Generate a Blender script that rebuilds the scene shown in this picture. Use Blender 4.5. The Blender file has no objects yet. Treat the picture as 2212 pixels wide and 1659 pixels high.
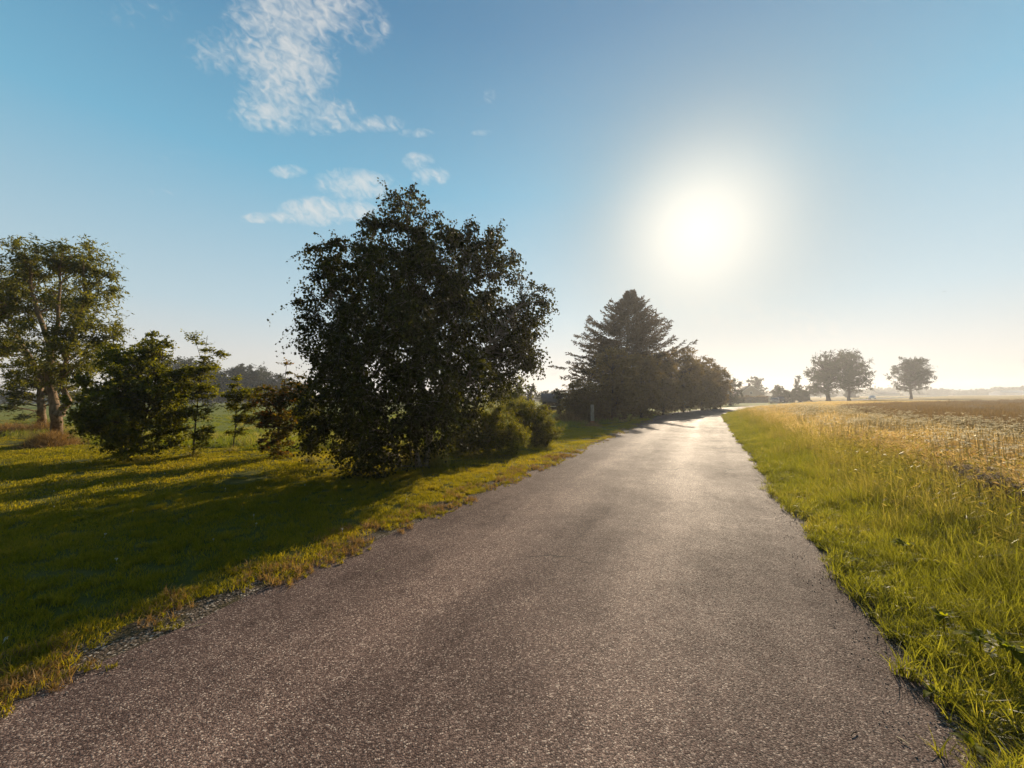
import bpy, bmesh, math, random
import numpy as np
from mathutils import Vector, Matrix, Euler
from mathutils.geometry import tessellate_polygon

sc = bpy.context.scene
C = bpy.context.collection
R = math.radians

# ------------------------------------------------------------ camera
F, CX, CY = 833.0, 1106.0, 829.5            # focal length and centre on a 2212 px wide picture
EYE = 1.6
cam_d = bpy.data.cameras.new('camera')
cam_d.sensor_width = 36.0
cam_d.lens = F / 2212 * 36.0
cam_d.clip_start = 0.05
cam_d.clip_end = 3000
cam = bpy.data.objects.new('camera', cam_d)
C.objects.link(cam)
ROT = Matrix.Rotation(R(92.2), 3, 'X') @ Matrix.Rotation(R(-0.18), 3, 'Z')
cam.matrix_world = Matrix.Translation((0, 0, EYE)) @ ROT.to_4x4()
sc.camera = cam


def ray(px, py):
    d = ROT @ Vector(((px - CX) / F, -(py - CY) / F, -1.0))
    return d.normalized()


def at(px, py, z=0.0):
    d = ray(px, py)
    t = (z - EYE) / d.z
    return np.array([d.x * t, d.y * t, z])


def atd(px, py, y):
    d = ray(px, py)
    t = y / d.y
    return np.array([d.x * t, y, EYE + d.z * t])


# ------------------------------------------------------------ light
sd_ = ray(1512, 492)
SUN_EL = math.asin(sd_.z)
SUN_AZ = math.atan2(sd_.x, sd_.y)
sun_d = bpy.data.lights.new('sun', 'SUN')
sun_d.energy = 5.0
sun_d.angle = R(0.5)
sun_d.color = (1.0, 0.83, 0.60)
sun = bpy.data.objects.new('sun', sun_d)
sun.rotation_euler = (-sd_).to_track_quat('-Z', 'Y').to_euler()
C.objects.link(sun)

world = bpy.data.worlds.new('World')
sc.world = world
world.use_nodes = True
nt = world.node_tree
nt.nodes.clear()


class NB:
    """small helper for writing node trees"""
    def __init__(s, nt):
        s.nt = nt

    def n(s, typ, **kw):
        nd = s.nt.nodes.new(typ)
        for k, v in kw.items():
            setattr(nd, k, v)
        return nd

    def put(s, sock, v):
        if isinstance(v, bpy.types.NodeSocket):
            s.nt.links.new(v, sock)
        elif v is not None:
            if isinstance(v, (tuple, list)) and len(v) == 3 and sock.type == 'RGBA':
                v = (*v, 1)
            sock.default_value = v

    def m(s, op, a, b=None, c=None, clamp=False):
        nd = s.n('ShaderNodeMath', operation=op, use_clamp=clamp)
        for i, v in enumerate((a, b, c)):
            if v is not None:
                s.put(nd.inputs[i], v)
        return nd.outputs[0]

    def mix(s, f, a, b, mode='MIX'):
        nd = s.n('ShaderNodeMix', data_type='RGBA', blend_type=mode)
        s.put(nd.inputs[0], f)
        s.put(nd.inputs[6], a)
        s.put(nd.inputs[7], b)
        return nd.outputs[2]

    def noise(s, vec, scale, detail=3, rough=0.5, dist=0.0):
        nd = s.n('ShaderNodeTexNoise')
        s.put(nd.inputs['Vector'], vec)
        nd.inputs['Scale'].default_value = scale
        nd.inputs['Detail'].default_value = detail
        nd.inputs['Roughness'].default_value = rough
        nd.inputs['Distortion'].default_value = dist
        return nd.outputs[0]

    def ramp(s, f, stops):
        nd = s.n('ShaderNodeValToRGB')
        s.put(nd.inputs[0], f)
        e = nd.color_ramp.elements
        while len(e) < len(stops):
            e.new(0.5)
        for el, (p, c) in zip(e, stops):
            el.position = p
            el.color = (*c, 1) if len(c) == 3 else c
        return nd.outputs[0]

    def rng(s, v, a, b, c=0.0, d=1.0, smooth=True):
        nd = s.n('ShaderNodeMapRange', interpolation_type='SMOOTHSTEP' if smooth else 'LINEAR')
        s.put(nd.inputs[0], v)
        for i, q in enumerate((a, b, c, d)):
            nd.inputs[i + 1].default_value = q
        return nd.outputs[0]


w = NB(nt)
tc = w.n('ShaderNodeTexCoord')
D = tc.outputs['Generated']
sky = w.n('ShaderNodeTexSky', sky_type='NISHITA', sun_disc=False, sun_elevation=SUN_EL, sun_rotation=SUN_AZ,
          altitude=0, air_density=1.0, dust_density=0.6, ozone_density=2.5)
sep = w.n('ShaderNodeSeparateXYZ')
w.put(sep.inputs[0], D)
dx, dy, dz = sep.outputs
skyc = sky.outputs[0]
# evening sky by height above the horizon: pale and warm low down, clear blue above; the physical sky is mixed in
grad = w.ramp(w.m('MAXIMUM', dz, 0.0), [(0.0, (8.2, 7.5, 6.6)), (0.10, (7.2, 7.2, 6.9)), (0.20, (5.2, 6.6, 7.2)), (0.47, (1.9, 4.6, 6.4)), (0.70, (.85, 2.5, 4.3)), (1.0, (.35, 1.1, 2.2))])
skyc = w.mix(0.93, skyc, grad)
dot = w.n('ShaderNodeVectorMath', operation='DOT_PRODUCT')
w.put(dot.inputs[0], D)
dot.inputs[1].default_value = sd_
ang = w.m('ARCCOSINE', w.m('MINIMUM', dot.outputs['Value'], 1.0))
skyc = w.mix(1.0, skyc, w.ramp(w.m('DIVIDE', ang, math.pi), [(0.0, (1, 1, 1)), (0.47, (1, 1, 1)), (0.68, (.50, .39, .31)), (1.0, (.42, .32, .25))]), 'MULTIPLY')
# thin altocumulus and cirrus, laid out on the sky by direction
yy = w.m('MAXIMUM', dy, 0.05)
U = w.m('DIVIDE', dx, yy)
V = w.m('DIVIDE', dz, yy)
front = w.m('GREATER_THAN', dy, 0.05)
ell = [(645, 20, 165, 120, .2, 1.0), (620, 150, 110, 140, .1, 1.0), (590, 240, 100, 50, 0, .9), (700, 250, 80, 45, 0, .8), (810, 268, 70, 22, 0, .6), (480, 110, 90, 60, 0, .35),
       (300, 30, 110, 50, 0, .16), (790, 60, 60, 60, 0, .4),
       (770, 400, 95, 38, -.1, .95), (690, 455, 85, 34, 0, 1.1), (600, 470, 90, 14, 0, .7), (622, 370, 42, 16, 0, .85), (770, 455, 60, 26, 0, .9), (903, 348, 36, 22, 0, .7), (932, 380, 42, 22, 0, .85),
       (900, 287, 40, 12, 0, .5), (1058, 205, 16, 22, 0, .35), (1040, 287, 24, 8, 0, .4), (320, 345, 220, 40, 0, .08), (330, 415, 70, 12, 0, .15),
       (1900, 770, 700, 70, -.25, .3)]
mask = None
for (ex, ey, ea, eb, rot, amp) in ell:
    r_ = ray(ex, ey)
    u0, v0 = r_.x / r_.y, r_.z / r_.y
    du = w.m('SUBTRACT', U, u0)
    dv = w.m('SUBTRACT', V, v0)
    cr, sr = math.cos(rot), math.sin(rot)
    a1 = w.m('DIVIDE', w.m('MULTIPLY_ADD', du, cr, w.m('MULTIPLY', dv, sr)), ea / F * 1.15)
    b1 = w.m('DIVIDE', w.m('MULTIPLY_ADD', dv, cr, w.m('MULTIPLY', du, -sr)), eb / F * 1.15)
    q = w.m('ADD', w.m('MULTIPLY', a1, a1), w.m('MULTIPLY', b1, b1))
    e = w.m('MULTIPLY', w.m('SUBTRACT', 1.0, q, clamp=True), amp)
    mask = e if mask is None else w.m('MAXIMUM', mask, e)
comb = w.n('ShaderNodeCombineXYZ')
w.put(comb.inputs[0], U)
w.put(comb.inputs[1], V)
mp0 = w.n('ShaderNodeMapping')
mp0.inputs['Rotation'].default_value = (0, 0, R(42))
w.put(mp0.inputs[0], comb.outputs[0])
mp = w.n('ShaderNodeMapping')
mp.inputs['Scale'].default_value = (0.85, 1.5, 1.0)
w.put(mp.inputs[0], mp0.outputs[0])
n1 = w.noise(mp.outputs[0], 30.0, 3, 0.5, 0.9)
n2 = w.noise(comb.outputs[0], 7.0, 6, 0.62, 0.8)
nn = w.m('MULTIPLY_ADD', n1, 0.60, w.m('MULTIPLY', n2, 0.40))
dens = w.m('ADD', nn, w.m('MULTIPLY', w.m('POWER', mask, 0.6), 0.36))
cl = w.rng(dens, 0.56, 1.08)
cl = w.m('MULTIPLY', w.m('MULTIPLY', cl, w.rng(mask, 0.0, 0.25)), front)
cl = w.m('MULTIPLY', cl, 0.72, clamp=True)
skyb = w.mix(cl, skyc, (8.2, 7.9, 7.4))
bg = w.n('ShaderNodeBackground')
w.put(bg.inputs[0], skyb)
SKY = 0.072
bg.inputs[1].default_value = SKY
# aureole: dust in the air brightens the sky round the low sun (a function of the angle to the sun only)
a2 = w.m('MULTIPLY', ang, ang)
t1 = w.m('MULTIPLY', w.m('EXPONENT', w.m('MULTIPLY', a2, -1 / R(9.0)**2)), 0.47)
t2 = w.m('MULTIPLY', w.m('EXPONENT', w.m('MULTIPLY', ang, -1 / R(16.0))), 0.26)
bg2 = w.n('ShaderNodeBackground')
bg2.inputs[0].default_value = (1.0, 0.90, 0.74, 1)
w.put(bg2.inputs[1], w.m('ADD', t1, t2))
w.put(bg.inputs[1], w.m('MULTIPLY', w.m('MULTIPLY_ADD', w.m('EXPONENT', w.m('MULTIPLY', a2, -1 / R(14.0)**2)), -0.72, 1.0), SKY))
add = w.n('ShaderNodeAddShader')
w.put(add.inputs[0], bg.outputs[0])
w.put(add.inputs[1], bg2.outputs[0])
wo = w.n('ShaderNodeOutputWorld')
w.put(wo.inputs[0], add.outputs[0])

sc.view_settings.view_transform = 'Standard'
sc.view_settings.look = 'None'
sc.view_settings.exposure = 0.5
sc.view_settings.gamma = 1.0
sc.cycles.use_denoising = True
sc.cycles.use_adaptive_sampling = True
sc.cycles.adaptive_threshold = 0.02
sc.cycles.max_bounces = 5
sc.cycles.diffuse_bounces = 3
sc.cycles.glossy_bounces = 2
sc.cycles.transmission_bounces = 4
sc.cycles.transparent_max_bounces = 8
sc.cycles.volume_bounces = 0
sc.cycles.sample_clamp_indirect = 6
sc.cycles.sample_clamp_direct = 12


# ------------------------------------------------------------ materials
def newmat(name):
    m = bpy.data.materials.new(name)
    m.use_nodes = True
    m.node_tree.nodes.clear()
    return m, NB(m.node_tree)


def finish(b, shader):
    o = b.n('ShaderNodeOutputMaterial')
    b.put(o.inputs[0], shader)


def bsdf(b, col, rough=0.6, normal=None, spec=0.5, metal=0.0):
    p = b.n('ShaderNodeBsdfPrincipled')
    b.put(p.inputs['Base Color'], col)
    b.put(p.inputs['Roughness'], rough)
    p.inputs['Metallic'].default_value = metal
    b.put(p.inputs['Specular IOR Level'], spec)
    if normal is not None:
        b.put(p.inputs['Normal'], normal)
    return p.outputs[0]


def leafmat(name, stops, trans=0.45, tcol=(1.0, 1.0, 0.35), tboost=1.6, rough=0.5, spec=0.3, pos=False):
    """foliage: per-leaf colour from the 'rnd' attribute, light passes through the leaf"""
    m, b = newmat(name)
    at_ = b.n('ShaderNodeAttribute', attribute_name='rnd')
    f = at_.outputs['Fac']
    if pos:
        g = b.n('ShaderNodeNewGeometry')
        f = b.m('MULTIPLY_ADD', b.noise(g.outputs['Position'], pos, 2), 0.9, b.m('MULTIPLY_ADD', f, 0.55, -0.24), clamp=True)
    n = len(stops)
    col = b.ramp(f, [(i / (n - 1), s) for i, s in enumerate(stops)])
    s1 = bsdf(b, col, rough, spec=spec)
    tr = b.n('ShaderNodeBsdfTranslucent')
    b.put(tr.inputs[0], b.mix(1.0, col, tuple(c * tboost for c in tcol), 'MULTIPLY'))
    mx = b.n('ShaderNodeMixShader')
    mx.inputs[0].default_value = trans
    b.put(mx.inputs[1], s1)
    b.put(mx.inputs[2], tr.outputs[0])
    finish(b, mx.outputs[0])
    return m


def plain(name, col, rough=0.6, var=0.25, scale=6.0, metal=0.0, spec=0.5, bump=0.0):
    m, b = newmat(name)
    t = b.n('ShaderNodeTexCoord').outputs['Object']
    nz = b.noise(t, scale, 5, 0.6)
    lo = tuple(c * (1 - var) for c in col)
    hi = tuple(min(1, c * (1 + var)) for c in col)
    c = b.ramp(nz, [(0.3, lo), (0.7, hi)])
    nrm = None
    if bump:
        bp = b.n('ShaderNodeBump')
        bp.inputs['Strength'].default_value = bump
        bp.inputs['Distance'].default_value = 0.02
        b.put(bp.inputs['Height'], nz)
        nrm = bp.outputs[0]
    finish(b, bsdf(b, c, rough, nrm, spec, metal))
    return m


def ground_mat(name, stops, s1=0.6, s2=9.0, bump=0.5, rough=0.9, dist=0.05, stretch=None, s3=None):
    m, b = newmat(name)
    t = b.n('ShaderNodeNewGeometry').outputs['Position']
    if stretch:
        mpn = b.n('ShaderNodeMapping')
        mpn.inputs['Rotation'].default_value = (0, 0, R(stretch[0]))
        mpn.inputs['Scale'].default_value = (stretch[1], stretch[2], 1)
        b.put(mpn.inputs[0], t)
        t = mpn.outputs[0]
    a = b.noise(t, s1, 4, 0.6)
    c = b.noise(t, s2, 5, 0.7)
    f = b.m('MULTIPLY_ADD', a, 0.55, b.m('MULTIPLY', c, 0.45))
    n = len(stops)
    col = b.ramp(f, [(0.34 + 0.32 * i / (n - 1), s) for i, s in enumerate(stops)])
    bp = b.n('ShaderNodeBump')
    bp.inputs['Strength'].default_value = bump
    bp.inputs['Distance'].default_value = dist
    b.put(bp.inputs['Height'], b.noise(t, s3 or s2 * 2, 4, 0.7))
    finish(b, bsdf(b, col, rough, bp.outputs[0], 0.15))
    return m


def bark_mat(name, lo, hi, scale=9, birch=False):
    m, b = newmat(name)
    t = b.n('ShaderNodeTexCoord').outputs['Object']
    mpn = b.n('ShaderNodeMapping')
    mpn.inputs['Scale'].default_value = (1, 1, 5.0 if birch else 0.25)
    b.put(mpn.inputs[0], t)
    nz = b.noise(mpn.outputs[0], scale, 5, 0.7)
    col = b.ramp(nz, [(0.36, lo), (0.52 if birch else 0.66, hi)])
    bp = b.n('ShaderNodeBump')
    bp.inputs['Strength'].default_value = 0.6
    bp.inputs['Distance'].default_value = 0.02
    b.put(bp.inputs['Height'], nz)
    finish(b, bsdf(b, col, 0.85, bp.outputs[0], 0.2))
    return m


M = {}
# asphalt with worn aggregate
m, b = newmat('asphalt')
pos = b.n('ShaderNodeNewGeometry').outputs['Position']
vo = b.n('ShaderNodeTexVoronoi', feature='F1')
vo.inputs['Scale'].default_value = 125
vo.inputs['Randomness'].default_value = 1.0
b.put(vo.inputs['Vector'], pos)
stone = vo.outputs['Distance']
sepc = b.n('ShaderNodeSeparateColor')
b.put(sepc.inputs[0], vo.outputs['Color'])
big = b.noise(pos, 0.45, 4, 0.65, 0.4)
mid = b.noise(pos, 2.6, 5, 0.7, 0.3)
spk = b.ramp(sepc.outputs[0], [(0.0, (.070, .043, .036)), (0.5, (.160, .106, .088)), (0.86, (.26, .185, .152)), (1.0, (.50, .40, .33))])
pits = b.rng(stone, 0.40, 0.80)
col = b.mix(b.m('MULTIPLY', pits, 0.8), spk, (.030, .023, .021))
sx = b.n('ShaderNodeSeparateXYZ')
b.put(sx.inputs[0], pos)
mpr = b.n('ShaderNodeMapping')
mpr.inputs['Rotation'].default_value = (0, 0, R(26.3))
b.put(mpr.inputs[0], pos)
mps = b.n('ShaderNodeMapping')
mps.inputs['Scale'].default_value = (1.0, 0.12, 1.0)
b.put(mps.inputs[0], mpr.outputs[0])
streak = b.noise(mps.outputs[0], 1.9, 5, 0.65, 0.3)
lat = b.m('ADD', b.m('MULTIPLY', b.m('SUBTRACT', sx.outputs[0], b.m('MULTIPLY', sx.outputs[1], 0.495)), 0.896), 1.18)
tr = None
for c_ in (-0.85, 0.75):
    g_ = b.m('EXPONENT', b.m('MULTIPLY', b.m('POWER', b.m('ABSOLUTE', b.m('SUBTRACT', lat, c_)), 2.0), -7.0))
    tr = g_ if tr is None else b.m('ADD', tr, g_)
tr = b.m('MULTIPLY', tr, b.rng(sx.outputs[1], 28, 34, 1.0, 0.0))
fine = b.noise(pos, 9.0, 5, 0.75, 0.5)
patch = b.m('MULTIPLY_ADD', big, 0.36, b.m('MULTIPLY_ADD', mid, 0.22, b.m('MULTIPLY_ADD', streak, 0.24, b.m('MULTIPLY_ADD', fine, 0.16, b.m('MULTIPLY', tr, 0.09)))))
stain = b.rng(b.noise(pos, 0.8, 6, 0.7, 1.2), 0.60, 0.74)
ck = b.n('ShaderNodeTexVoronoi', feature='DISTANCE_TO_EDGE')
ck.inputs['Scale'].default_value = 0.42
wv = b.n('ShaderNodeVectorMath', operation='ADD')
b.put(wv.inputs[0], pos)
nzv = b.n('ShaderNodeTexNoise')
nzv.inputs['Scale'].default_value = 1.7
nzv.inputs['Detail'].default_value = 6
b.put(nzv.inputs['Vector'], pos)
b.put(wv.inputs[1], nzv.outputs['Color'])
b.put(ck.inputs['Vector'], wv.outputs[0])
crack = b.m('MULTIPLY', b.rng(ck.outputs['Distance'], 0.002, 0.007, 1.0, 0.0), b.rng(b.noise(pos, 0.35, 3), 0.52, 0.62))
col = b.mix(1.0, col, b.ramp(patch, [(0.41, (.58, .54, .54)), (0.5, (.94, .91, .90)), (0.60, (1.42, 1.38, 1.33))]), 'MULTIPLY')
col = b.mix(b.m('MULTIPLY', stain, 0.40), col, (.045, .030, .025))
col = b.mix(b.m('MULTIPLY', crack, 0.75), col, (.02, .014, .012))
rough = b.m('MULTIPLY_ADD', patch, -0.5, b.m('MULTIPLY_ADD', sepc.outputs[1], 0.25, 0.88), clamp=True)
hgt = b.m('ADD', b.m('MULTIPLY', b.m('SUBTRACT', 1.0, stone), b.m('MULTIPLY_ADD', sepc.outputs[2], 0.7, 0.5)), b.m('MULTIPLY', mid, 0.3))
bp = b.n('ShaderNodeBump')
bp.inputs['Strength'].default_value = 0.65
bp.inputs['Distance'].default_value = 0.004
b.put(bp.inputs['Height'], hgt)
finish(b, bsdf(b, col, rough, bp.outputs[0], 0.09))
M['asphalt'] = m
m, b = newmat('gravel')
pos = b.n('ShaderNodeNewGeometry').outputs['Position']
vo = b.n('ShaderNodeTexVoronoi', feature='F1')
vo.inputs['Scale'].default_value = 55
b.put(vo.inputs['Vector'], pos)
sepc = b.n('ShaderNodeSeparateColor')
b.put(sepc.inputs[0], vo.outputs['Color'])
col = b.ramp(sepc.outputs[0], [(0.0, (.06, .042, .030)), (0.5, (.15, .115, .088)), (0.85, (.26, .21, .165)), (1.0, (.46, .41, .35))])
col = b.mix(b.rng(vo.outputs['Distance'], .3, .7), col, (.035, .024, .014))
col = b.mix(b.rng(b.noise(pos, 5.0, 5, 0.7), .46, .60), col, (.055, .042, .018))
bp = b.n('ShaderNodeBump')
bp.inputs['Strength'].default_value = 1.0
bp.inputs['Distance'].default_value = 0.012
b.put(bp.inputs['Height'], b.m('MULTIPLY', b.m('SUBTRACT', 1.0, vo.outputs['Distance']), sepc.outputs[1]))
finish(b, bsdf(b, col, 0.9, bp.outputs[0], 0.15))
M['gravel'] = m
M['soil'] = ground_mat('soil', [(.03, .025, .012), (.055, .05, .016), (.08, .085, .02)], 0.7, 14, 0.7)
M['lawn'] = ground_mat('lawn', [(.055, .058, .008), (.095, .095, .013), (.15, .125, .026)], 0.5, 16, 0.9, s3=60, dist=0.03)
M['meadow'] = ground_mat('meadow', [(.10, .12, .012), (.15, .165, .018), (.21, .19, .035)], 0.06, 1.2, 0.9, stretch=(0, .4, 1), s3=8, dist=0.2)
M['gold'] = ground_mat('gold_crop', [(.28, .20, .085), (.44, .33, .155), (.54, .43, .23)], 0.22, 3.2, 1.0, stretch=(-20, .6, 1.6), s3=14, dist=0.25)
M['brown'] = ground_mat('brown_crop', [(.14, .105, .062), (.23, .175, .10), (.30, .235, .14)], 0.3, 3.0, 1.0, s3=9, dist=0.4)
M['pale'] = ground_mat('pale_crop', [(.26, .18, .07), (.40, .28, .11), (.46, .33, .14)], 0.03, 0.8, 0.8, stretch=(0, .2, 1), s3=3, dist=0.4)

M['lawn_grass'] = leafmat('lawn_grass', [(.052, .056, .006), (.108, .105, .009), (.17, .15, .016), (.25, .18, .05)], 0.57, (1.25, 1.1, .22), 2.3, 0.6, 0.2, pos=0.8)
M['verge_grass'] = leafmat('verge_grass', [(.042, .044, .010), (.090, .100, .016), (.165, .17, .032), (.29, .23, .09)], 0.58, (1.25, 1.12, .38), 2.1, 0.42, 0.45, pos=0.9)
M['wild_grass'] = leafmat('wild_grass', [(.06, .065, .012), (.15, .15, .03), (.29, .24, .08), (.46, .37, .18)], 0.52, (1.15, 1.05, .5), 1.8, 0.45, 0.4, pos=0.7)
M['dry_grass'] = leafmat('dry_grass', [(.10, .06, .02), (.24, .15, .055), (.36, .24, .10)], 0.45, (1.1, .95, .6), 1.4, 0.6, 0.3)
M['barley'] = leafmat('barley', [(.24, .18, .06), (.45, .34, .15), (.56, .44, .22), (.66, .55, .34)], 0.48, (1.1, .98, .7), 1.5, 0.5, 0.3, pos=0.35)
M['brownstalk'] = leafmat('brownstalk', [(.14, .105, .06), (.25, .19, .105), (.35, .28, .16)], 0.35, (1.1, .9, .6), 1.3, 0.6, 0.2, pos=0.3)
M['umbel'] = leafmat('umbel', [(.20, .17, .07), (.40, .34, .20), (.62, .54, .38), (.76, .69, .54)], 0.6, (1, .97, .85), 1.4, 0.6, 0.2)
M['meadow_grass'] = leafmat('meadow_grass', [(.06, .08, .010), (.11, .135, .018), (.18, .18, .03), (.27, .21, .06)], 0.55, (1.15, 1.1, .3), 1.9, 0.5, 0.3, pos=0.15)

M['birch_leaf'] = leafmat('birch_leaf', [(.022, .021, .006), (.038, .041, .008), (.078, .085, .012)], 0.32, (1.25, 1.1, .25), 1.5, 0.6, 0.1)
M['ash_leaf'] = leafmat('ash_leaf', [(.055, .062, .012), (.10, .105, .020), (.15, .145, .030)], 0.5, (1.25, 1.08, .35), 1.9, 0.55, 0.25)
M['hazel_leaf'] = leafmat('hazel_leaf', [(.040, .048, .006), (.085, .095, .010), (.15, .15, .016)], 0.55, (1.3, 1.1, .2), 2.0, 0.5, 0.2)
M['sapling_leaf'] = leafmat('sapling_leaf', [(.055, .062, .007), (.115, .125, .011), (.19, .19, .02)], 0.56, (1.3, 1.1, .2), 2.0, 0.5, 0.2)
M['red_leaf'] = leafmat('red_leaf', [(.032, .036, .007), (.065, .068, .010), (.12, .095, .014), (.19, .05, .015)], 0.5, (1.3, 1.0, .25), 2.0, 0.5, 0.2)
M['juniper'] = leafmat('juniper', [(.035, .042, .008), (.085, .09, .014), (.22, .19, .03)], 0.55, (1.25, 1.1, .3), 2.0, 0.6, 0.2)
M['spruce_needle'] = leafmat('spruce_needle', [(.035, .026, .014), (.06, .045, .024), (.09, .065, .034)], 0.35, (1.2, 1.0, .5), 1.4, 0.6, 0.2)
M['hedge_leaf'] = leafmat('hedge_leaf', [(.06, .045, .020), (.10, .078, .030), (.15, .115, .042)], 0.5, (1.25, 1.0, .4), 1.9, 0.55, 0.25)
M['far_leaf'] = leafmat('far_leaf', [(.025, .030, .012), (.045, .050, .018), (.075, .075, .026)], 0.25, (1.2, 1.05, .4), 1.4, 0.6, 0.15)
M['weed_leaf'] = leafmat('weed_leaf', [(.08, .10, .010), (.13, .15, .014), (.19, .19, .018)], 0.62, (1.2, 1.1, .2), 2.0, 0.7, 0.12)
M['thistle'] = leafmat('thistle', [(.10, .07, .045), (.22, .17, .12), (.45, .40, .34)], 0.35, (1, .95, .85), 1.2, 0.7, 0.1)
M['clover'] = leafmat('clover', [(.55, .52, .45), (.75, .74, .68)], 0.3, (1, 1, .9), 1.0, 0.6, 0.2)

M['birch_bark'] = bark_mat('birch_bark', (.04, .03, .024), (.24, .20, .16), 12, True)
M['ash_bark'] = bark_mat('ash_bark', (.10, .065, .035), (.30, .20, .12), 14)
M['dark_bark'] = bark_mat('dark_bark', (.035, .025, .018), (.10, .075, .05), 12)
M['post_wood'] = bark_mat('post_wood', (.24, .20, .15), (.46, .40, .32), 20)
M['post_foot'] = plain('post_foot', (.34, .12, .04), 0.8, 0.3, 30)
M['shed_wood'] = plain('shed_wood', (.075, .045, .032), 0.85, 0.25, 5)
M['slate'] = plain('slate', (.06, .065, .08), 0.7, 0.2, 3)
M['tile'] = plain('tile', (.11, .06, .045), 0.7, 0.25, 4, bump=.4)
M['wall'] = plain('render_wall', (.42, .36, .29), 0.85, 0.1, 1.0)
M['white'] = plain('white_wall', (.72, .70, .66), 0.7, 0.08, 1.0)
M['trim'] = plain('trim', (.62, .58, .52), 0.6, 0.06, 2)
M['glass'] = plain('glass', (.03, .035, .04), 0.06, 0.0, 1, spec=0.9)
M['white_paint'] = plain('white_paint', (.85, .85, .85), 0.22, 0.03, 1, spec=0.7)
M['dark_paint'] = plain('dark_paint', (.05, .055, .065), 0.2, 0.03, 1, spec=0.8)
M['silver_paint'] = plain('silver_paint', (.22, .20, .19), 0.35, 0.03, 1, spec=0.5)
M['rubber'] = plain('rubber', (.02, .02, .02), 0.8)
M['rim'] = plain('rim', (.4, .4, .42), 0.3, 0.05, 1, metal=0.8)
M['lamp'] = plain('lamp', (.6, .6, .58), 0.1, 0.05, 1, spec=0.8)
M['straw'] = plain('straw', (.55, .42, .22), 0.6, 0.2, 30)
M['bird'] = plain('bird', (.03, .03, .03), 0.7)
M['pebble'] = plain('pebble', (.22, .17, .14), 0.8, 0.4, 25)


# ------------------------------------------------------------ mesh helpers
class MB:
    def __init__(s):
        s.V, s.F, s.r, s.n = [], [], [], 0

    def add(s, V, Fq, r=0.5):
        V = np.asarray(V, float).reshape(-1, 3)
        Fq = np.asarray(Fq, int).reshape(-1, 4)
        s.V.append(V)
        s.F.append(Fq + s.n)
        s.r.append(np.broadcast_to(np.asarray(r, float), (len(Fq),)).copy())
        s.n += len(V)

    def tube(s, pts, rad, k=6, r=0.5):
        pts = np.asarray(pts, float)
        rad = np.broadcast_to(np.asarray(rad, float), (len(pts),))
        d = np.gradient(pts, axis=0)
        d /= np.linalg.norm(d, axis=1, keepdims=True) + 1e-9
        ref = np.array([0.31, 0.95, 0.05])
        u = np.cross(d, ref)
        u /= np.linalg.norm(u, axis=1, keepdims=True) + 1e-9
        v = np.cross(d, u)
        a = np.arange(k) * 2 * np.pi / k
        ring = pts[:, None, :] + rad[:, None, None] * (np.cos(a)[None, :, None] * u[:, None, :] + np.sin(a)[None, :, None] * v[:, None, :])
        n = len(pts)
        i, j = np.meshgrid(np.arange(n - 1), np.arange(k), indexing='ij')
        q = np.stack([i * k + j, i * k + (j + 1) % k, (i + 1) * k + (j + 1) % k, (i + 1) * k + j], -1).reshape(-1, 4)
        s.add(ring.reshape(-1, 3), q, r)

    def box(s, c, size, rz=0.0, r=0.5, taper=1.0):
        x, y, z = [q / 2 for q in size]
        V = np.array([[-x, -y, -z], [x, -y, -z], [x, y, -z], [-x, y, -z],
                      [-x * taper, -y * taper, z], [x * taper, -y * taper, z], [x * taper, y * taper, z], [-x * taper, y * taper, z]])
        cr, sr = math.cos(rz), math.sin(rz)
        V = V @ np.array([[cr, sr, 0], [-sr, cr, 0], [0, 0, 1]]) + np.asarray(c, float)
        s.add(V, [[0, 3, 2, 1], [4, 5, 6, 7], [0, 1, 5, 4], [1, 2, 6, 5], [2, 3, 7, 6], [3, 0, 4, 7]], r)

    def kites(s, P, A, N, L, W, r, fold=0.15, mid=0.42):
        """leaves: base P, direction A, face normal N, length L, width W"""
        A = A / (np.linalg.norm(A, axis=1, keepdims=True) + 1e-9)
        S = np.cross(A, N)
        S /= (np.linalg.norm(S, axis=1, keepdims=True) + 1e-9)
        N2 = np.cross(S, A)
        L = np.broadcast_to(L, (len(P),))[:, None]
        W = np.broadcast_to(W, (len(P),))[:, None]
        v0 = P
        v1 = P + A * L * mid + S * W / 2 + N2 * W * fold
        v2 = P + A * L
        v3 = P + A * L * mid - S * W / 2 + N2 * W * fold
        V = np.stack([v0, v1, v2, v3], 1).reshape(-1, 3)
        s.add(V, np.arange(len(P) * 4).reshape(-1, 4), r)

    def mesh(s, name, mats, smooth=False):
        V = np.concatenate(s.V)
        Fq = np.concatenate(s.F)
        me = bpy.data.meshes.new(name)
        me.vertices.add(len(V))
        me.vertices.foreach_set('co', V.astype(np.float32).ravel())
        me.loops.add(len(Fq) * 4)
        me.loops.foreach_set('vertex_index', Fq.astype(np.int32).ravel())
        me.polygons.add(len(Fq))
        me.polygons.foreach_set('loop_start', (np.arange(len(Fq)) * 4).astype(np.int32))
        me.update(calc_edges=True)
        at_ = me.attributes.new('rnd', 'FLOAT', 'FACE')
        at_.data.foreach_set('value', np.concatenate(s.r).astype(np.float32))
        if smooth:
            me.polygons.foreach_set('use_smooth', np.ones(len(Fq), bool))
        for m_ in (mats if isinstance(mats, (list, tuple)) else [mats]):
            me.materials.append(m_)
        return me

    def obj(s, name, mat, parent=None, smooth=False, loc=None, link=True):
        me = s.mesh(name, mat, smooth)
        if loc is not None:
            me.transform(Matrix.Translation(-Vector(loc)))
        o = bpy.data.objects.new(name, me)
        if link:
            C.objects.link(o)
        if parent is not None:
            o.parent = parent
        elif loc is not None:
            o.location = loc
        return o


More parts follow.
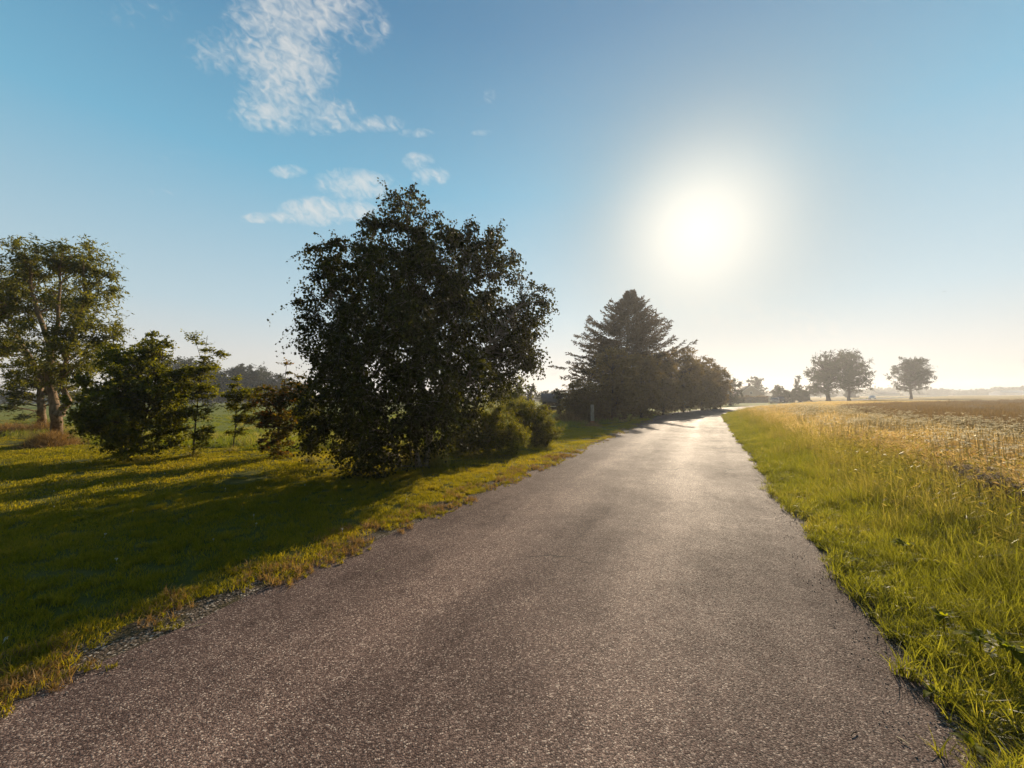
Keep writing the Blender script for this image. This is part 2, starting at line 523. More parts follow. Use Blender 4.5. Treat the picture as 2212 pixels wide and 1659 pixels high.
def tag(o, label, cat, group=None, kind=None):
    o['label'] = label
    o['category'] = cat
    if group:
        o['group'] = group
    if kind:
        o['kind'] = kind
    return o


def empty(name, loc, label, cat, group=None, rz=0.0):
    o = bpy.data.objects.new(name, None)
    o.location = loc
    o.rotation_euler = (0, 0, rz)
    o.empty_display_size = 0.3
    C.objects.link(o)
    return tag(o, label, cat, group)


def unit(rng, n):
    v = rng.normal(size=(n, 3))
    return v / np.linalg.norm(v, axis=1, keepdims=True)


def sstep(a, b_, x):
    t = np.clip((np.asarray(x, float) - a) / (b_ - a), 0, 1)
    return t * t * (3 - 2 * t)


def hgt_at(x, y):
    """gentle rise of the land to the far right"""
    x, y = np.asarray(x, float), np.asarray(y, float)
    r = np.hypot(x, y)
    az = np.degrees(np.arctan2(x, y))
    m_ = sstep(26, 44, az) * (1 - sstep(100, 130, az))
    return m_ * np.clip((r - 60) * 0.0068, 0, 2.9)


# ------------------------------------------------------------ road line
ctrl = [(-5.3 + .495 * y, y) for y in (-8,)]
line = []
for y in np.arange(-8, 32.01, 1.0):
    line.append((-1.32 + .495 * y, y))
p0 = np.array(line[-1])
p3 = np.array([92.0, 113.0])
d0 = np.array([.443, .896])
d3 = np.array([.76, .65])
for t in np.linspace(0.02, 1, 50):
    a_ = p0 + d0 * 26
    b_ = p3 - d3 * 40
    line.append(tuple((1 - t)**3 * p0 + 3 * (1 - t)**2 * t * a_ + 3 * (1 - t) * t * t * b_ + t**3 * p3))
for q in np.linspace(0.05, 1, 20):
    line.append(tuple(p3 + (np.array([330, 300.]) - p3) * q))
LINE = np.array(line)
TAN = np.gradient(LINE, axis=0)
TAN /= np.linalg.norm(TAN, axis=1, keepdims=True)
RGT = np.stack([TAN[:, 1], -TAN[:, 0]], 1)
HW = 2.12 + 0.010 * np.clip(LINE[:, 1], 0, 30)


def road_sd(x, y):
    """signed distance from the road's centre line (positive to the right) and index"""
    P = np.stack([np.ravel(x), np.ravel(y)], 1)
    out = np.full(len(P), 1e9)
    best = np.zeros(len(P))
    for i in range(len(LINE) - 1):
        a_, c_ = LINE[i], LINE[i + 1]
        ab = c_ - a_
        t = np.clip(((P - a_) @ ab) / (ab @ ab), 0, 1)
        d = P - (a_ + t[:, None] * ab)
        dd = np.hypot(d[:, 0], d[:, 1])
        sgn = np.sign(ab[1] * d[:, 0] - ab[0] * d[:, 1])
        k = dd < out
        best = np.where(k, dd * sgn, best)
        out = np.where(k, dd, out)
    return best.reshape(np.shape(x))


def in_poly(x, y, poly):
    x, y = np.asarray(x), np.asarray(y)
    ins = np.zeros(x.shape, bool)
    n = len(poly)
    for i in range(n):
        x1, y1 = poly[i]
        x2, y2 = poly[(i + 1) % n]
        c_ = ((y1 > y) != (y2 > y)) & (x < (x2 - x1) * (y - y1) / (y2 - y1 + 1e-12) + x1)
        ins ^= c_
    return ins


def poly_dist(x, y, poly, closed=True):
    P = np.stack([np.ravel(x), np.ravel(y)], 1)
    out = np.full(len(P), 1e9)
    n = len(poly)
    for i in range(n if closed else n - 1):
        a_, c_ = np.array(poly[i], float), np.array(poly[(i + 1) % n], float)
        ab = c_ - a_
        t = np.clip(((P - a_) @ ab) / (ab @ ab), 0, 1)
        out = np.minimum(out, np.linalg.norm(P - (a_ + t[:, None] * ab), axis=1))
    return out.reshape(np.shape(x))


def wob(s, seed, amp, f=1.0):
    rg = np.random.default_rng(seed)
    out = np.zeros_like(s)
    for k in range(6):
        out += np.sin(s * f * (0.5 + 1.7**k * .6) + rg.uniform(0, 6.28)) * amp / (1.35**k)
    return out * .5


def strip(name, off_l, off_r, z, mat, label, cat, y1=None, step=0.25, kind='structure', wl=0.0, wr=0.0, seed=1):
    """sheet that follows the road between two offsets from its centre line"""
    seg = np.hypot(*np.diff(LINE, axis=0).T)
    S = np.concatenate([[0], np.cumsum(seg)])
    s = np.concatenate([np.arange(0, 48, step), np.linspace(48, S[-1] if y1 is None else y1, 120)])
    ix = lambda A: np.interp(s, S, A)
    c_ = np.stack([ix(LINE[:, 0]), ix(LINE[:, 1])], 1)
    n_ = np.stack([ix(RGT[:, 0]), ix(RGT[:, 1])], 1)
    hw = ix(HW)
    l = off_l(hw) + wob(s, seed, wl, 2.2)
    r_ = off_r(hw) + wob(s, seed + 7, wr, 2.2)
    cols = 9
    rows = []
    for k in range(cols):
        o_ = l + (r_ - l) * k / (cols - 1)
        p = c_ + n_ * o_[:, None]
        zz = hgt_at(p[:, 0], p[:, 1]) + z + (0.03 if z > .01 else 0.02) * sstep(45, 70, s)
        rows.append(np.stack([p[:, 0], p[:, 1], zz], 1))
    Vv = np.stack(rows, 1)
    n = len(s)
    i, j = np.meshgrid(np.arange(n - 1), np.arange(cols - 1), indexing='ij')
    q = np.stack([i * cols + j, i * cols + j + 1, (i + 1) * cols + j + 1, (i + 1) * cols + j], -1).reshape(-1, 4)
    mb = MB()
    mb.add(Vv.reshape(-1, 3), q)
    o = mb.obj(name, mat, smooth=True)
    return tag(o, label, cat, kind=kind)


# ------------------------------------------------------------ ground
rs = np.concatenate([[0.0], np.geomspace(1.5, 480, 100)])
az = np.radians(np.arange(0, 360, 2))
mb = MB()
rr, aa = np.meshgrid(rs, az, indexing='ij')
X, Y = rr * np.sin(aa), rr * np.cos(aa)
Vg = np.stack([X, Y, hgt_at(X, Y)], -1).reshape(-1, 3)
na = len(az)
i, j = np.meshgrid(np.arange(len(rs) - 1), np.arange(na), indexing='ij')
mb.add(Vg, np.stack([i * na + j, (i + 1) * na + j, (i + 1) * na + (j + 1) % na, i * na + (j + 1) % na], -1).reshape(-1, 4))
tag(mb.obj('ground', M['meadow'], smooth=True), 'green meadow land reaching to the horizon', 'ground', kind='structure')

lawn_px = [(0, 942), (170, 957), (260, 964), (450, 966), (700, 970), (900, 966), (1000, 957), (1130, 940), (1200, 934), (1225, 921), (1330, 912), (1403, 902), (1450, 896), (1500, 891), (1552, 887)]
lawn_far = [tuple(at(*p)[:2]) for p in lawn_px]
lawn_poly = [(-40, -6), (-40, 13)] + lawn_far
seg_i = [k for k in range(len(LINE)) if LINE[k, 1] < 47]
lawn_poly += [tuple(LINE[k] + RGT[k] * -1.2) for k in reversed(seg_i)]
tri = tessellate_polygon([[Vector((x, y, 0)) for x, y in lawn_poly]])
me = bpy.data.meshes.new('lawn')
me.from_pydata([(x, y, 0.004) for x, y in lawn_poly], [], [tuple(t) for t in tri])
me.materials.append(M['lawn'])
bm = bmesh.new()
bm.from_mesh(me)
for f_ in bm.faces:
    if f_.normal.z < 0:
        f_.normal_flip()
bm.to_mesh(me)
bm.free()
lawn = bpy.data.objects.new('lawn', me)
C.objects.link(lawn)
tag(lawn, 'mown green lawn beside the left edge of the road', 'lawn', kind='structure')
strip('verge', lambda h: h - .6, lambda h: h + 3.2, 0.004, M['soil'], 'grassy earth verge along the right edge of the road', 'verge', y1=95, seed=3)
strip('gravel_shoulder', lambda h: -h - .36, lambda h: -h + .3, 0.008, M['gravel'], 'strip of grey gravel between lawn and asphalt', 'gravel shoulder', y1=60, wl=.09, seed=5)
strip('earth_shoulder', lambda h: h - .3, lambda h: h + .42, 0.008, M['gravel'], 'gritty edge between asphalt and grass verge', 'shoulder', y1=60, wr=.06, seed=9)
strip('road', lambda h: -h, lambda h: h + .06, 0.012, M['asphalt'], 'worn brown grey asphalt lane glinting in the low sun', 'road', wl=.03, wr=.035, seed=11)

# crop fields: canopy sheets under the stalks
brown_poly = [(9.5, -4), (8.9, 1.2), (14.9, 11.2), (17.8, 16.6), (22, 23), (27.5, 31), (34, 40), (45, 50), (60, 57), (90, 68), (220, 80), (220, -4)]
VERGE = 2.3


def d_gold(x, y):
    sd = road_sd(x, y)
    d = sd - (2.3 + VERGE)
    b_ = poly_dist(x, y, brown_poly)
    inb = in_poly(x, y, brown_poly)
    lim = 112 - np.hypot(x, y)
    return np.minimum(np.minimum(d, np.where(inb, -b_, b_)), lim)


def d_brown(x, y):
    b_ = poly_dist(x, y, brown_poly)
    return np.where(in_poly(x, y, brown_poly), b_, -b_)


def d_pale(x, y):
    r = np.hypot(x, y)
    a_ = np.degrees(np.arctan2(x, y))
    b_ = poly_dist(x, y, brown_poly)
    inb = in_poly(x, y, brown_poly)
    side = np.abs(road_sd(x, y)) - 5
    return np.minimum.reduce([r - 118, 470 - r, (a_ - 36) * r * .0174, np.where(inb, -b_, b_), side])


def crop_sheet(name, dfun, h, mat, label, cat, a0, a1, r0, r1, da=0.5, dr=1.02, amp=.06, tw=.5):
    A = np.radians(np.arange(a0, a1 + da, da))
    Rr = [r0]
    while Rr[-1] < r1:
        Rr.append(Rr[-1] * dr)
    Rr = np.array(Rr)
    rr, aa = np.meshgrid(Rr, A, indexing='ij')
    X, Y = rr * np.sin(aa), rr * np.cos(aa)
    d = dfun(X, Y)
    nz = amp * (np.sin(X * 1.3 + np.sin(Y * .7) * 2) * np.cos(Y * 1.1 + np.sin(X * .6)) + .6 * np.sin(X * 3.7 + Y * 2.9) * np.sin(Y * 4.1 - X * 1.7))
    Z = hgt_at(X, Y) + (h + nz) * sstep(0, tw, d) + .006
    keep = d > -0.3
    n, k = X.shape
    i, j = np.meshgrid(np.arange(n - 1), np.arange(k - 1), indexing='ij')
    ok = keep[i, j] & keep[i + 1, j] & keep[i, j + 1] & keep[i + 1, j + 1]
    q = np.stack([i * k + j, (i + 1) * k + j, (i + 1) * k + j + 1, i * k + j + 1], -1)[ok]
    used = np.unique(q)
    remap = np.zeros(n * k, int)
    remap[used] = np.arange(len(used))
    mb = MB()
    mb.add(np.stack([X, Y, Z], -1).reshape(-1, 3)[used], remap[q])
    return tag(mb.obj(name, mat, smooth=True), label, cat, kind='structure')


crop_sheet('grain_field', d_gold, 0.50, M['gold'], 'golden ripe grain field right of the road', 'field', 8, 100, 3.5, 125, .4, 1.018)
crop_sheet('brown_field', d_brown, 0.78, M['brown'], 'dark brown ripe crop field beyond the golden grain', 'field', 20, 95, 8, 230, .4, 1.02, .09)
crop_sheet('stubble_field', d_pale, 0.35, M['pale'], 'pale straw coloured field far behind the brown crop', 'field', 36, 88, 110, 475, .5, 1.02, .05, 3)


# ------------------------------------------------------------ scattering of grass and stalks
def blades(rng, n, size, h0, h1, wid, bend, mb=None, lean=(0, 0), rr=(0, 1), clump=0, z0=0.0):
    mb = mb or MB()
    if clump:
        cc = rng.uniform(-size / 2, size / 2, (clump, 2))
        P = cc[rng.integers(0, clump, n)] + rng.normal(0, size * .07, (n, 2))
    else:
        P = rng.uniform(-size / 2, size / 2, (n, 2))
    H = rng.uniform(h0, h1, n)
    th = rng.uniform(0, 2 * np.pi, n)
    dirv = np.stack([np.cos(th), np.sin(th)], 1)
    bd = rng.uniform(.1, 1, n) * bend
    face = rng.uniform(0, 2 * np.pi, n)
    sidev = np.stack([np.cos(face), np.sin(face), np.zeros(n)], 1)
    rowsv = []
    for t, wf in ((0, .8), (.35, 1.0), (.7, .75), (1.0, .12)):
        off = dirv * (bd * H)[:, None] * t**2
        c_ = np.stack([P[:, 0] + off[:, 0] + lean[0] * t, P[:, 1] + off[:, 1] + lean[1] * t, z0 + H * (t - .25 * (bd * t)**2 * t)], 1)
        wv = sidev * (wid * wf / 2)
        rowsv += [c_ - wv, c_ + wv]
    V = np.stack(rowsv, 1)
    idx = np.arange(n)[:, None, None] * 8
    q = np.array([[0, 1, 3, 2], [2, 3, 5, 4], [4, 5, 7, 6]])[None] + idx
    r_ = np.repeat(rng.uniform(rr[0], rr[1], n), 3)
    mb.add(V.reshape(-1, 3), q.reshape(-1, 4), r_)
    return mb


def ears(rng, mb, n, size, h0, h1, L=.09, wid=.014, droop=.5, rr=(.5, 1), stem=.003, awn=True):
    """stalks that carry a seed head"""
    P = rng.uniform(-size / 2, size / 2, (n, 2))
    H = rng.uniform(h0, h1, n)
    th = rng.uniform(0, 2 * np.pi, n)
    for k in range(n):
        b0 = np.array([P[k, 0], P[k, 1], 0.0])
        dv = np.array([math.cos(th[k]), math.sin(th[k]), 0])
        top = b0 + dv * H[k] * .18 + np.array([0, 0, H[k]])
        mid = b0 + dv * H[k] * .05 + np.array([0, 0, H[k] * .6])
        sd = np.array([-dv[1], dv[0], 0]) * stem / 2
        r0 = rng.uniform(*rr)
        mb.add([b0 - sd, b0 + sd, mid + sd, mid - sd, top + sd, top - sd], [[0, 1, 2, 3], [3, 2, 4, 5]], r0 * .8)
        a_ = dv * droop + np.array([0, 0, 1 - droop * 1.2])
        a_ = a_ / np.linalg.norm(a_)
        for s_ in (0, 1):
            N = rng.normal(size=(1, 3))
            mb.kites(top[None], a_[None], N, L, wid, r0, .1, .4)
        if awn:
            A = a_[None] + rng.normal(0, .22, (3, 3))
            mb.kites(np.repeat((top + a_ * L * .5)[None], 3, 0), A, rng.normal(size=(3, 3)), L * 1.1, .003, r0, 0, .3)
    return mb


def proto(name, mb, mat):
    return mb.obj(name, mat, link=False)


def scatter(name, protos, P, label, cat, rng, smin=.8, smax=1.25, tilt=.08, scale=None):
    coll = bpy.data.collections.new(name + '_kinds')
    for p_ in protos:
        coll.objects.link(p_)
    n = len(P)
    me = bpy.data.meshes.new(name)
    me.vertices.add(n)
    me.vertices.foreach_set('co', P.astype(np.float32).ravel())
    rot = np.stack([rng.normal(0, tilt, n), rng.normal(0, tilt, n), rng.uniform(0, 6.283, n)], 1)
    a1 = me.attributes.new('rot', 'FLOAT_VECTOR', 'POINT')
    a1.data.foreach_set('vector', rot.astype(np.float32).ravel())
    a2 = me.attributes.new('scl', 'FLOAT', 'POINT')
    s_ = rng.uniform(smin, smax, n) * (1 if scale is None else scale)
    a2.data.foreach_set('value', s_.astype(np.float32))
    a3 = me.attributes.new('idx', 'INT', 'POINT')
    a3.data.foreach_set('value', rng.integers(0, len(protos), n).astype(np.int32))
    o = bpy.data.objects.new(name, me)
    C.objects.link(o)
    g = bpy.data.node_groups.new(name, 'GeometryNodeTree')
    g.interface.new_socket('Geometry', in_out='INPUT', socket_type='NodeSocketGeometry')
    g.interface.new_socket('Geometry', in_out='OUTPUT', socket_type='NodeSocketGeometry')
    gi, go = g.nodes.new('NodeGroupInput'), g.nodes.new('NodeGroupOutput')
    ci = g.nodes.new('GeometryNodeCollectionInfo')
    ci.inputs['Collection'].default_value = coll
    ci.inputs['Separate Children'].default_value = True
    ci.inputs['Reset Children'].default_value = True
    ip = g.nodes.new('GeometryNodeInstanceOnPoints')
    ip.inputs['Pick Instance'].default_value = True

    def attr(nm, t):
        nd = g.nodes.new('GeometryNodeInputNamedAttribute')
        nd.data_type = t
        nd.inputs[0].default_value = nm
        return [q for q in nd.outputs if q.enabled and q.name == 'Attribute'][0]
    L = g.links.new
    L(gi.outputs[0], ip.inputs['Points'])
    L(ci.outputs[0], ip.inputs['Instance'])
    L(attr('idx', 'INT'), ip.inputs['Instance Index'])
    er = g.nodes.new('FunctionNodeEulerToRotation')
    L(attr('rot', 'FLOAT_VECTOR'), er.inputs[0])
    L(er.outputs[0], ip.inputs['Rotation'])
    L(attr('scl', 'FLOAT'), ip.inputs['Scale'])
    L(ip.outputs[0], go.inputs[0])
    md = o.modifiers.new('scatter', 'NODES')
    md.node_group = g
    return tag(o, label, cat, kind='stuff')


def fill(rng, pred, bands, azlim=(-64, 64), jitter=.5):
    """jittered grid points in rings round the camera; bands = (r0, r1, spacing)"""
    out = []
    for r0, r1, s_ in bands:
        g_ = np.arange(-r1, r1 + s_, s_)
        gx, gy = np.meshgrid(g_, g_[g_ > -2.5])
        gx = gx.ravel() + rng.uniform(-jitter, jitter, gx.size) * s_
        gy = gy.ravel() + rng.uniform(-jitter, jitter, gy.size) * s_
        r_ = np.hypot(gx, gy)
        a_ = np.degrees(np.arctan2(gx, gy + 1.0))
        k = (r_ >= r0) & (r_ < r1) & (a_ > azlim[0]) & (a_ < azlim[1])
        gx, gy = gx[k], gy[k]
        k = pred(gx, gy)
        gx, gy = gx[k], gy[k]
        out.append((np.stack([gx, gy, hgt_at(gx, gy)], 1), np.full(len(gx), s_)))
    return np.concatenate([o_[0] for o_ in out]), np.concatenate([o_[1] for o_ in out])


rng = np.random.default_rng(7)
# lawn: short mown blades
lp = [proto('lawn_patch', blades(rng, 420, .34, .02, .055, .0042, .9), M['lawn_grass']) for _ in range(4)]
lp.append(proto('lawn_patch', blades(rng, 330, .34, .025, .075, .005, 1.0, clump=9), M['lawn_grass']))
lp2 = [proto('lawn_patch_wide', blades(rng, 620, .75, .02, .045, .008, .9), M['lawn_grass']) for _ in range(3)]


def p_lawn(x, y):
    sd = road_sd(x, y)
    edge = -2.12 - .01 * np.clip(y, 0, 30) - .20 + .09 * np.sin(x * 2.1 + y * 3.3) + .07 * np.sin(x * 7.1 - y * 5.3)
    return in_poly(x, y, lawn_poly) & (sd < edge)


P, s_ = fill(rng, p_lawn, [(1.2, 9, .24)], azlim=(-66, 40))
P[:, 2] += .003
scatter('lawn_grass', lp, P, 'short mown grass covering the lawn near the road', 'grass', rng, .8, 1.2)
P, s_ = fill(rng, p_lawn, [(9, 20, .5), (20, 48, .7)], azlim=(-60, 40))
P[:, 2] += .003
scatter('lawn_grass', lp2, P, 'mown grass of the lawn around the trees and shrubs', 'grass', rng, .9, 1.3)

# sparse growth on the gravel strip
tf = [proto('shoulder_tuft', blades(rng, 60, .14, .015, .05, .0035, 1.3, clump=3), M['lawn_grass']) for _ in range(3)]
tf += [proto('shoulder_tuft', blades(rng, 50, .16, .02, .08, .004, 1.6, clump=3), M['dry_grass']) for _ in range(2)]


def p_sh(x, y):
    sd = road_sd(x, y)
    k = (sd < -2.02) & (sd > -2.75)
    v = np.sin(x * 3.1 + y * 1.7) + np.sin(x * 1.3 - y * 4.1) + np.sin(y * 7 + x * 5) + rng.uniform(-1, 1, x.shape)
    return k & (v > -.15)


P, s_ = fill(rng, p_sh, [(1.2, 12, .075), (12, 30, .2)], azlim=(-66, 40))
P[:, 2] += .01
scatter('shoulder_grass', tf, P, 'patchy grass tufts growing along the gravel strip', 'grass', rng, .6, 1.3)

# verge right of the road
vp = [proto('verge_patch', blades(rng, 270, .32, .10, .34, .0046, 1.0, clump=14), M['verge_grass']) for _ in range(4)]
vp += [proto('verge_patch', ears(rng, blades(rng, 230, .32, .08, .30, .0044, 1.1, rr=(0, 1)), 7, .3, .3, .48, .07, .010, .5, awn=False), M['verge_grass']) for _ in range(2)]
vs = [proto('verge_patch_short', blades(rng, 190, .28, .04, .15, .0048, 1.2, clump=9), M['verge_grass']) for _ in range(3)]
wp = [proto('wild_patch', ears(rng, blades(rng, 150, .36, .2, .62, .0056, .8, rr=(0, .75)), 11, .36, .5, .88, .09, .014, .55, awn=False), M['wild_grass']) for _ in range(4)]
wp.append(proto('wild_patch', ears(rng, blades(rng, 150, .36, .2, .5, .0065, .9, rr=(0, .6)), 5, .36, .5, .75, .12, .018, .8, awn=False), M['wild_grass']))


def vn(x, y):
    near = .7 - .5 * sstep(5, 14, np.hypot(x, y))
    return near * (.10 * np.sin(x * 2.3 + y * 1.1) + .07 * np.sin(x * 5.2 - y * 3.9) + .05 * np.sin(y * 9 + x * 7)) + rng.normal(0, .06, np.shape(x))


def hwy(y):
    return 2.12 + .01 * np.clip(y, 0, 30)


P, s_ = fill(rng, lambda x, y: (road_sd(x, y) > hwy(y) + .16 + vn(x, y) * .8) & (road_sd(x, y) < hwy(y) + .60 + vn(x, y)), [(1, 12, .10), (12, 25, .14), (25, 60, .3)], azlim=(5, 66))
scatter('verge_edge_grass', vs, P, 'short grass fringe along the right edge of the asphalt', 'grass', rng, .6, 1.2, .15)
P, s_ = fill(rng, lambda x, y: (road_sd(x, y) > hwy(y) + .46 + vn(x, y)) & (road_sd(x, y) < hwy(y) + 2.2 + vn(x, y)), [(1, 12, .17), (12, 30, .25), (30, 62, .4)], azlim=(5, 68))
sdv = road_sd(P[:, 0], P[:, 1]) - hwy(P[:, 1])
scatter('verge_grass', vp, P, 'lush green grass of the verge lit from behind', 'grass', rng, .75, 1.2, .16, scale=.62 + .52 * sstep(.3, 1.6, sdv))
P, s_ = fill(rng, lambda x, y: (road_sd(x, y) > hwy(y) + 1.3 + 2 * vn(x, y)) & (road_sd(x, y) < hwy(y) + 2.9 + 2 * vn(x, y)), [(1, 14, .21), (14, 34, .32), (34, 70, .5)], azlim=(5, 68))
scatter('wild_grass', wp, P, 'tall seeding wild grasses between verge and grain field', 'grass', rng, .7, 1.05, .14)

P, s_ = fill(rng, lambda x, y: (road_sd(x, y) > hwy(y) + .8) & (road_sd(x, y) < hwy(y) + 1.9) & (rng.uniform(size=x.shape) < .6), [(1, 14, .33), (14, 40, .6)], azlim=(5, 68))
scatter('wild_grass', wp, P, 'scattered seeding grass stalks standing among the green verge grass', 'grass', rng, .45, .8, .18)

# ripe grain
bp_ = [proto('barley_patch', ears(rng, blades(rng, 90, .5, .25, .52, .007, .7), 55, .5, .52, .72, .085, .016, .6), M['barley']) for _ in range(4)]
bp2 = [proto('barley_patch_wide', blades(rng, 260, 1.2, .35, .72, .03, .6), M['barley']) for _ in range(3)]
P, s_ = fill(rng, lambda x, y: d_gold(x, y) > -.1, [(2, 14, .36)], azlim=(5, 68))
scatter('barley', bp_, P, 'ripe golden grain stalks with nodding ears near the verge', 'grain', rng, .85, 1.1, .10)
P, s_ = fill(rng, lambda x, y: d_gold(x, y) > 0, [(14, 32, .6), (32, 112, 1.3)], azlim=(5, 68))
scatter('barley', bp2, P, 'ripe golden grain stalks farther out in the field', 'grain', rng, .85, 1.08, .06)
# brown crop
cp = [proto('brown_patch', blades(rng, 300, 1.0, .6, 1.08, .018, .5), M['brownstalk']) for _ in range(3)]
P, s_ = fill(rng, lambda x, y: d_brown(x, y) > .1, [(8, 32, .55), (32, 80, 1.2), (80, 150, 2.2)], azlim=(20, 68))
scatter('brown_stalks', cp, P, 'dense dry brown stalks of the darker crop', 'crop', rng, .85, 1.08, .05)
# white flowering band along the brown crop


def umb(rng, n, size):
    mb = blades(rng, 26, size, .3, .7, .008, .6, rr=(0, .25))
    for _ in range(n):
        p_ = rng.uniform(-size / 2, size / 2, 2)
        h = rng.uniform(.72, 1.0)
        mb.tube([(p_[0], p_[1], 0), (p_[0] + .02, p_[1], h)], .003, 3, .2)
        k = 14
        a_ = rng.uniform(0, 6.28, k)
        q = np.sqrt(rng.uniform(0, 1, k)) * .05
        pts = np.stack([p_[0] + .02 + q * np.cos(a_), p_[1] + q * np.sin(a_), np.full(k, h) + rng.uniform(0, .015, k)], 1)
        mb.kites(pts, rng.normal(size=(k, 3)) * [1, 1, .3], np.tile([0, 0, 1.], (k, 1)), .024, .021, rng.uniform(.5, 1, k))
    return mb


up = [proto('umbel_patch', umb(rng, 17, .6), M['umbel']) for _ in range(3)]


def p_fl(x, y):
    g = -d_brown(x, y)
    v = np.sin(x * .9 + y * .6) + np.sin(x * .5 - y * 1.3) + np.sin(x * 2.1 + y * 2.6) * .7 + rng.uniform(-1, 1, x.shape)
    return (g > -.3) & (g < 3.6 + v) & (v > -.9) & (d_gold(x, y) > -.4) & (y < 46)


P, s_ = fill(rng, p_fl, [(5, 22, .55), (22, 50, .9)], azlim=(25, 68))
scatter('wild_flowers', up, P, 'band of whitish flowering weeds between golden and brown crop', 'wild flowers', rng, .8, 1.1, .08)

# rough meadow beyond the lawn
mp_ = [proto('meadow_patch', blades(rng, 260, .8, .10, .34, .010, .9, clump=16), M['meadow_grass']) for _ in range(3)]
mp_.append(proto('meadow_patch', blades(rng, 180, .8, .15, .42, .009, .8, clump=10), M['wild_grass']))


def p_mead(x, y):
    return ~in_poly(x, y, lawn_poly) & (road_sd(x, y) < -3)


P, s_ = fill(rng, p_mead, [(8, 24, .5), (24, 50, 1.0)], azlim=(-62, 20))
dl = poly_dist(P[:, 0], P[:, 1], lawn_far, False)
scatter('meadow_grass', mp_, P, 'rough uncut meadow grass behind the garden trees', 'grass', rng, .7, 1.2, .1, scale=1.0 - .55 * sstep(1.5, 4, dl))

# loose grit on both shoulders
gp = []
for _ in range(3):
    mb = MB()
    for k in range(9):
        p_ = rng.uniform(-.12, .12, 2)
        s1 = rng.uniform(.003, .008)
        mb.box((p_[0], p_[1], s1 * .3), (s1, s1 * .8, s1 * .7), rng.uniform(0, 3), taper=.6)
    gp.append(proto('grit_patch', mb, M['pebble']))


def p_gr(x, y):
    a_ = np.abs(road_sd(x, y))
    return (a_ > hwy(y) - .18) & (a_ < hwy(y) + .35) & (rng.uniform(size=a_.shape) < .75)


P, s_ = fill(rng, p_gr, [(1.2, 9, .12)], azlim=(-66, 66))
P[:, 2] += .012
scatter('loose_grit', gp, P, 'loose grit and small stones along the road edges', 'grit', rng, .6, 1.4, .05)


# ------------------------------------------------------------ trees
def bez(a_, c_, b_, n=7):
    t = np.linspace(0, 1, n)[:, None]
    return (1 - t)**2 * a_ + 2 * (1 - t) * t * c_ + t * t * b_


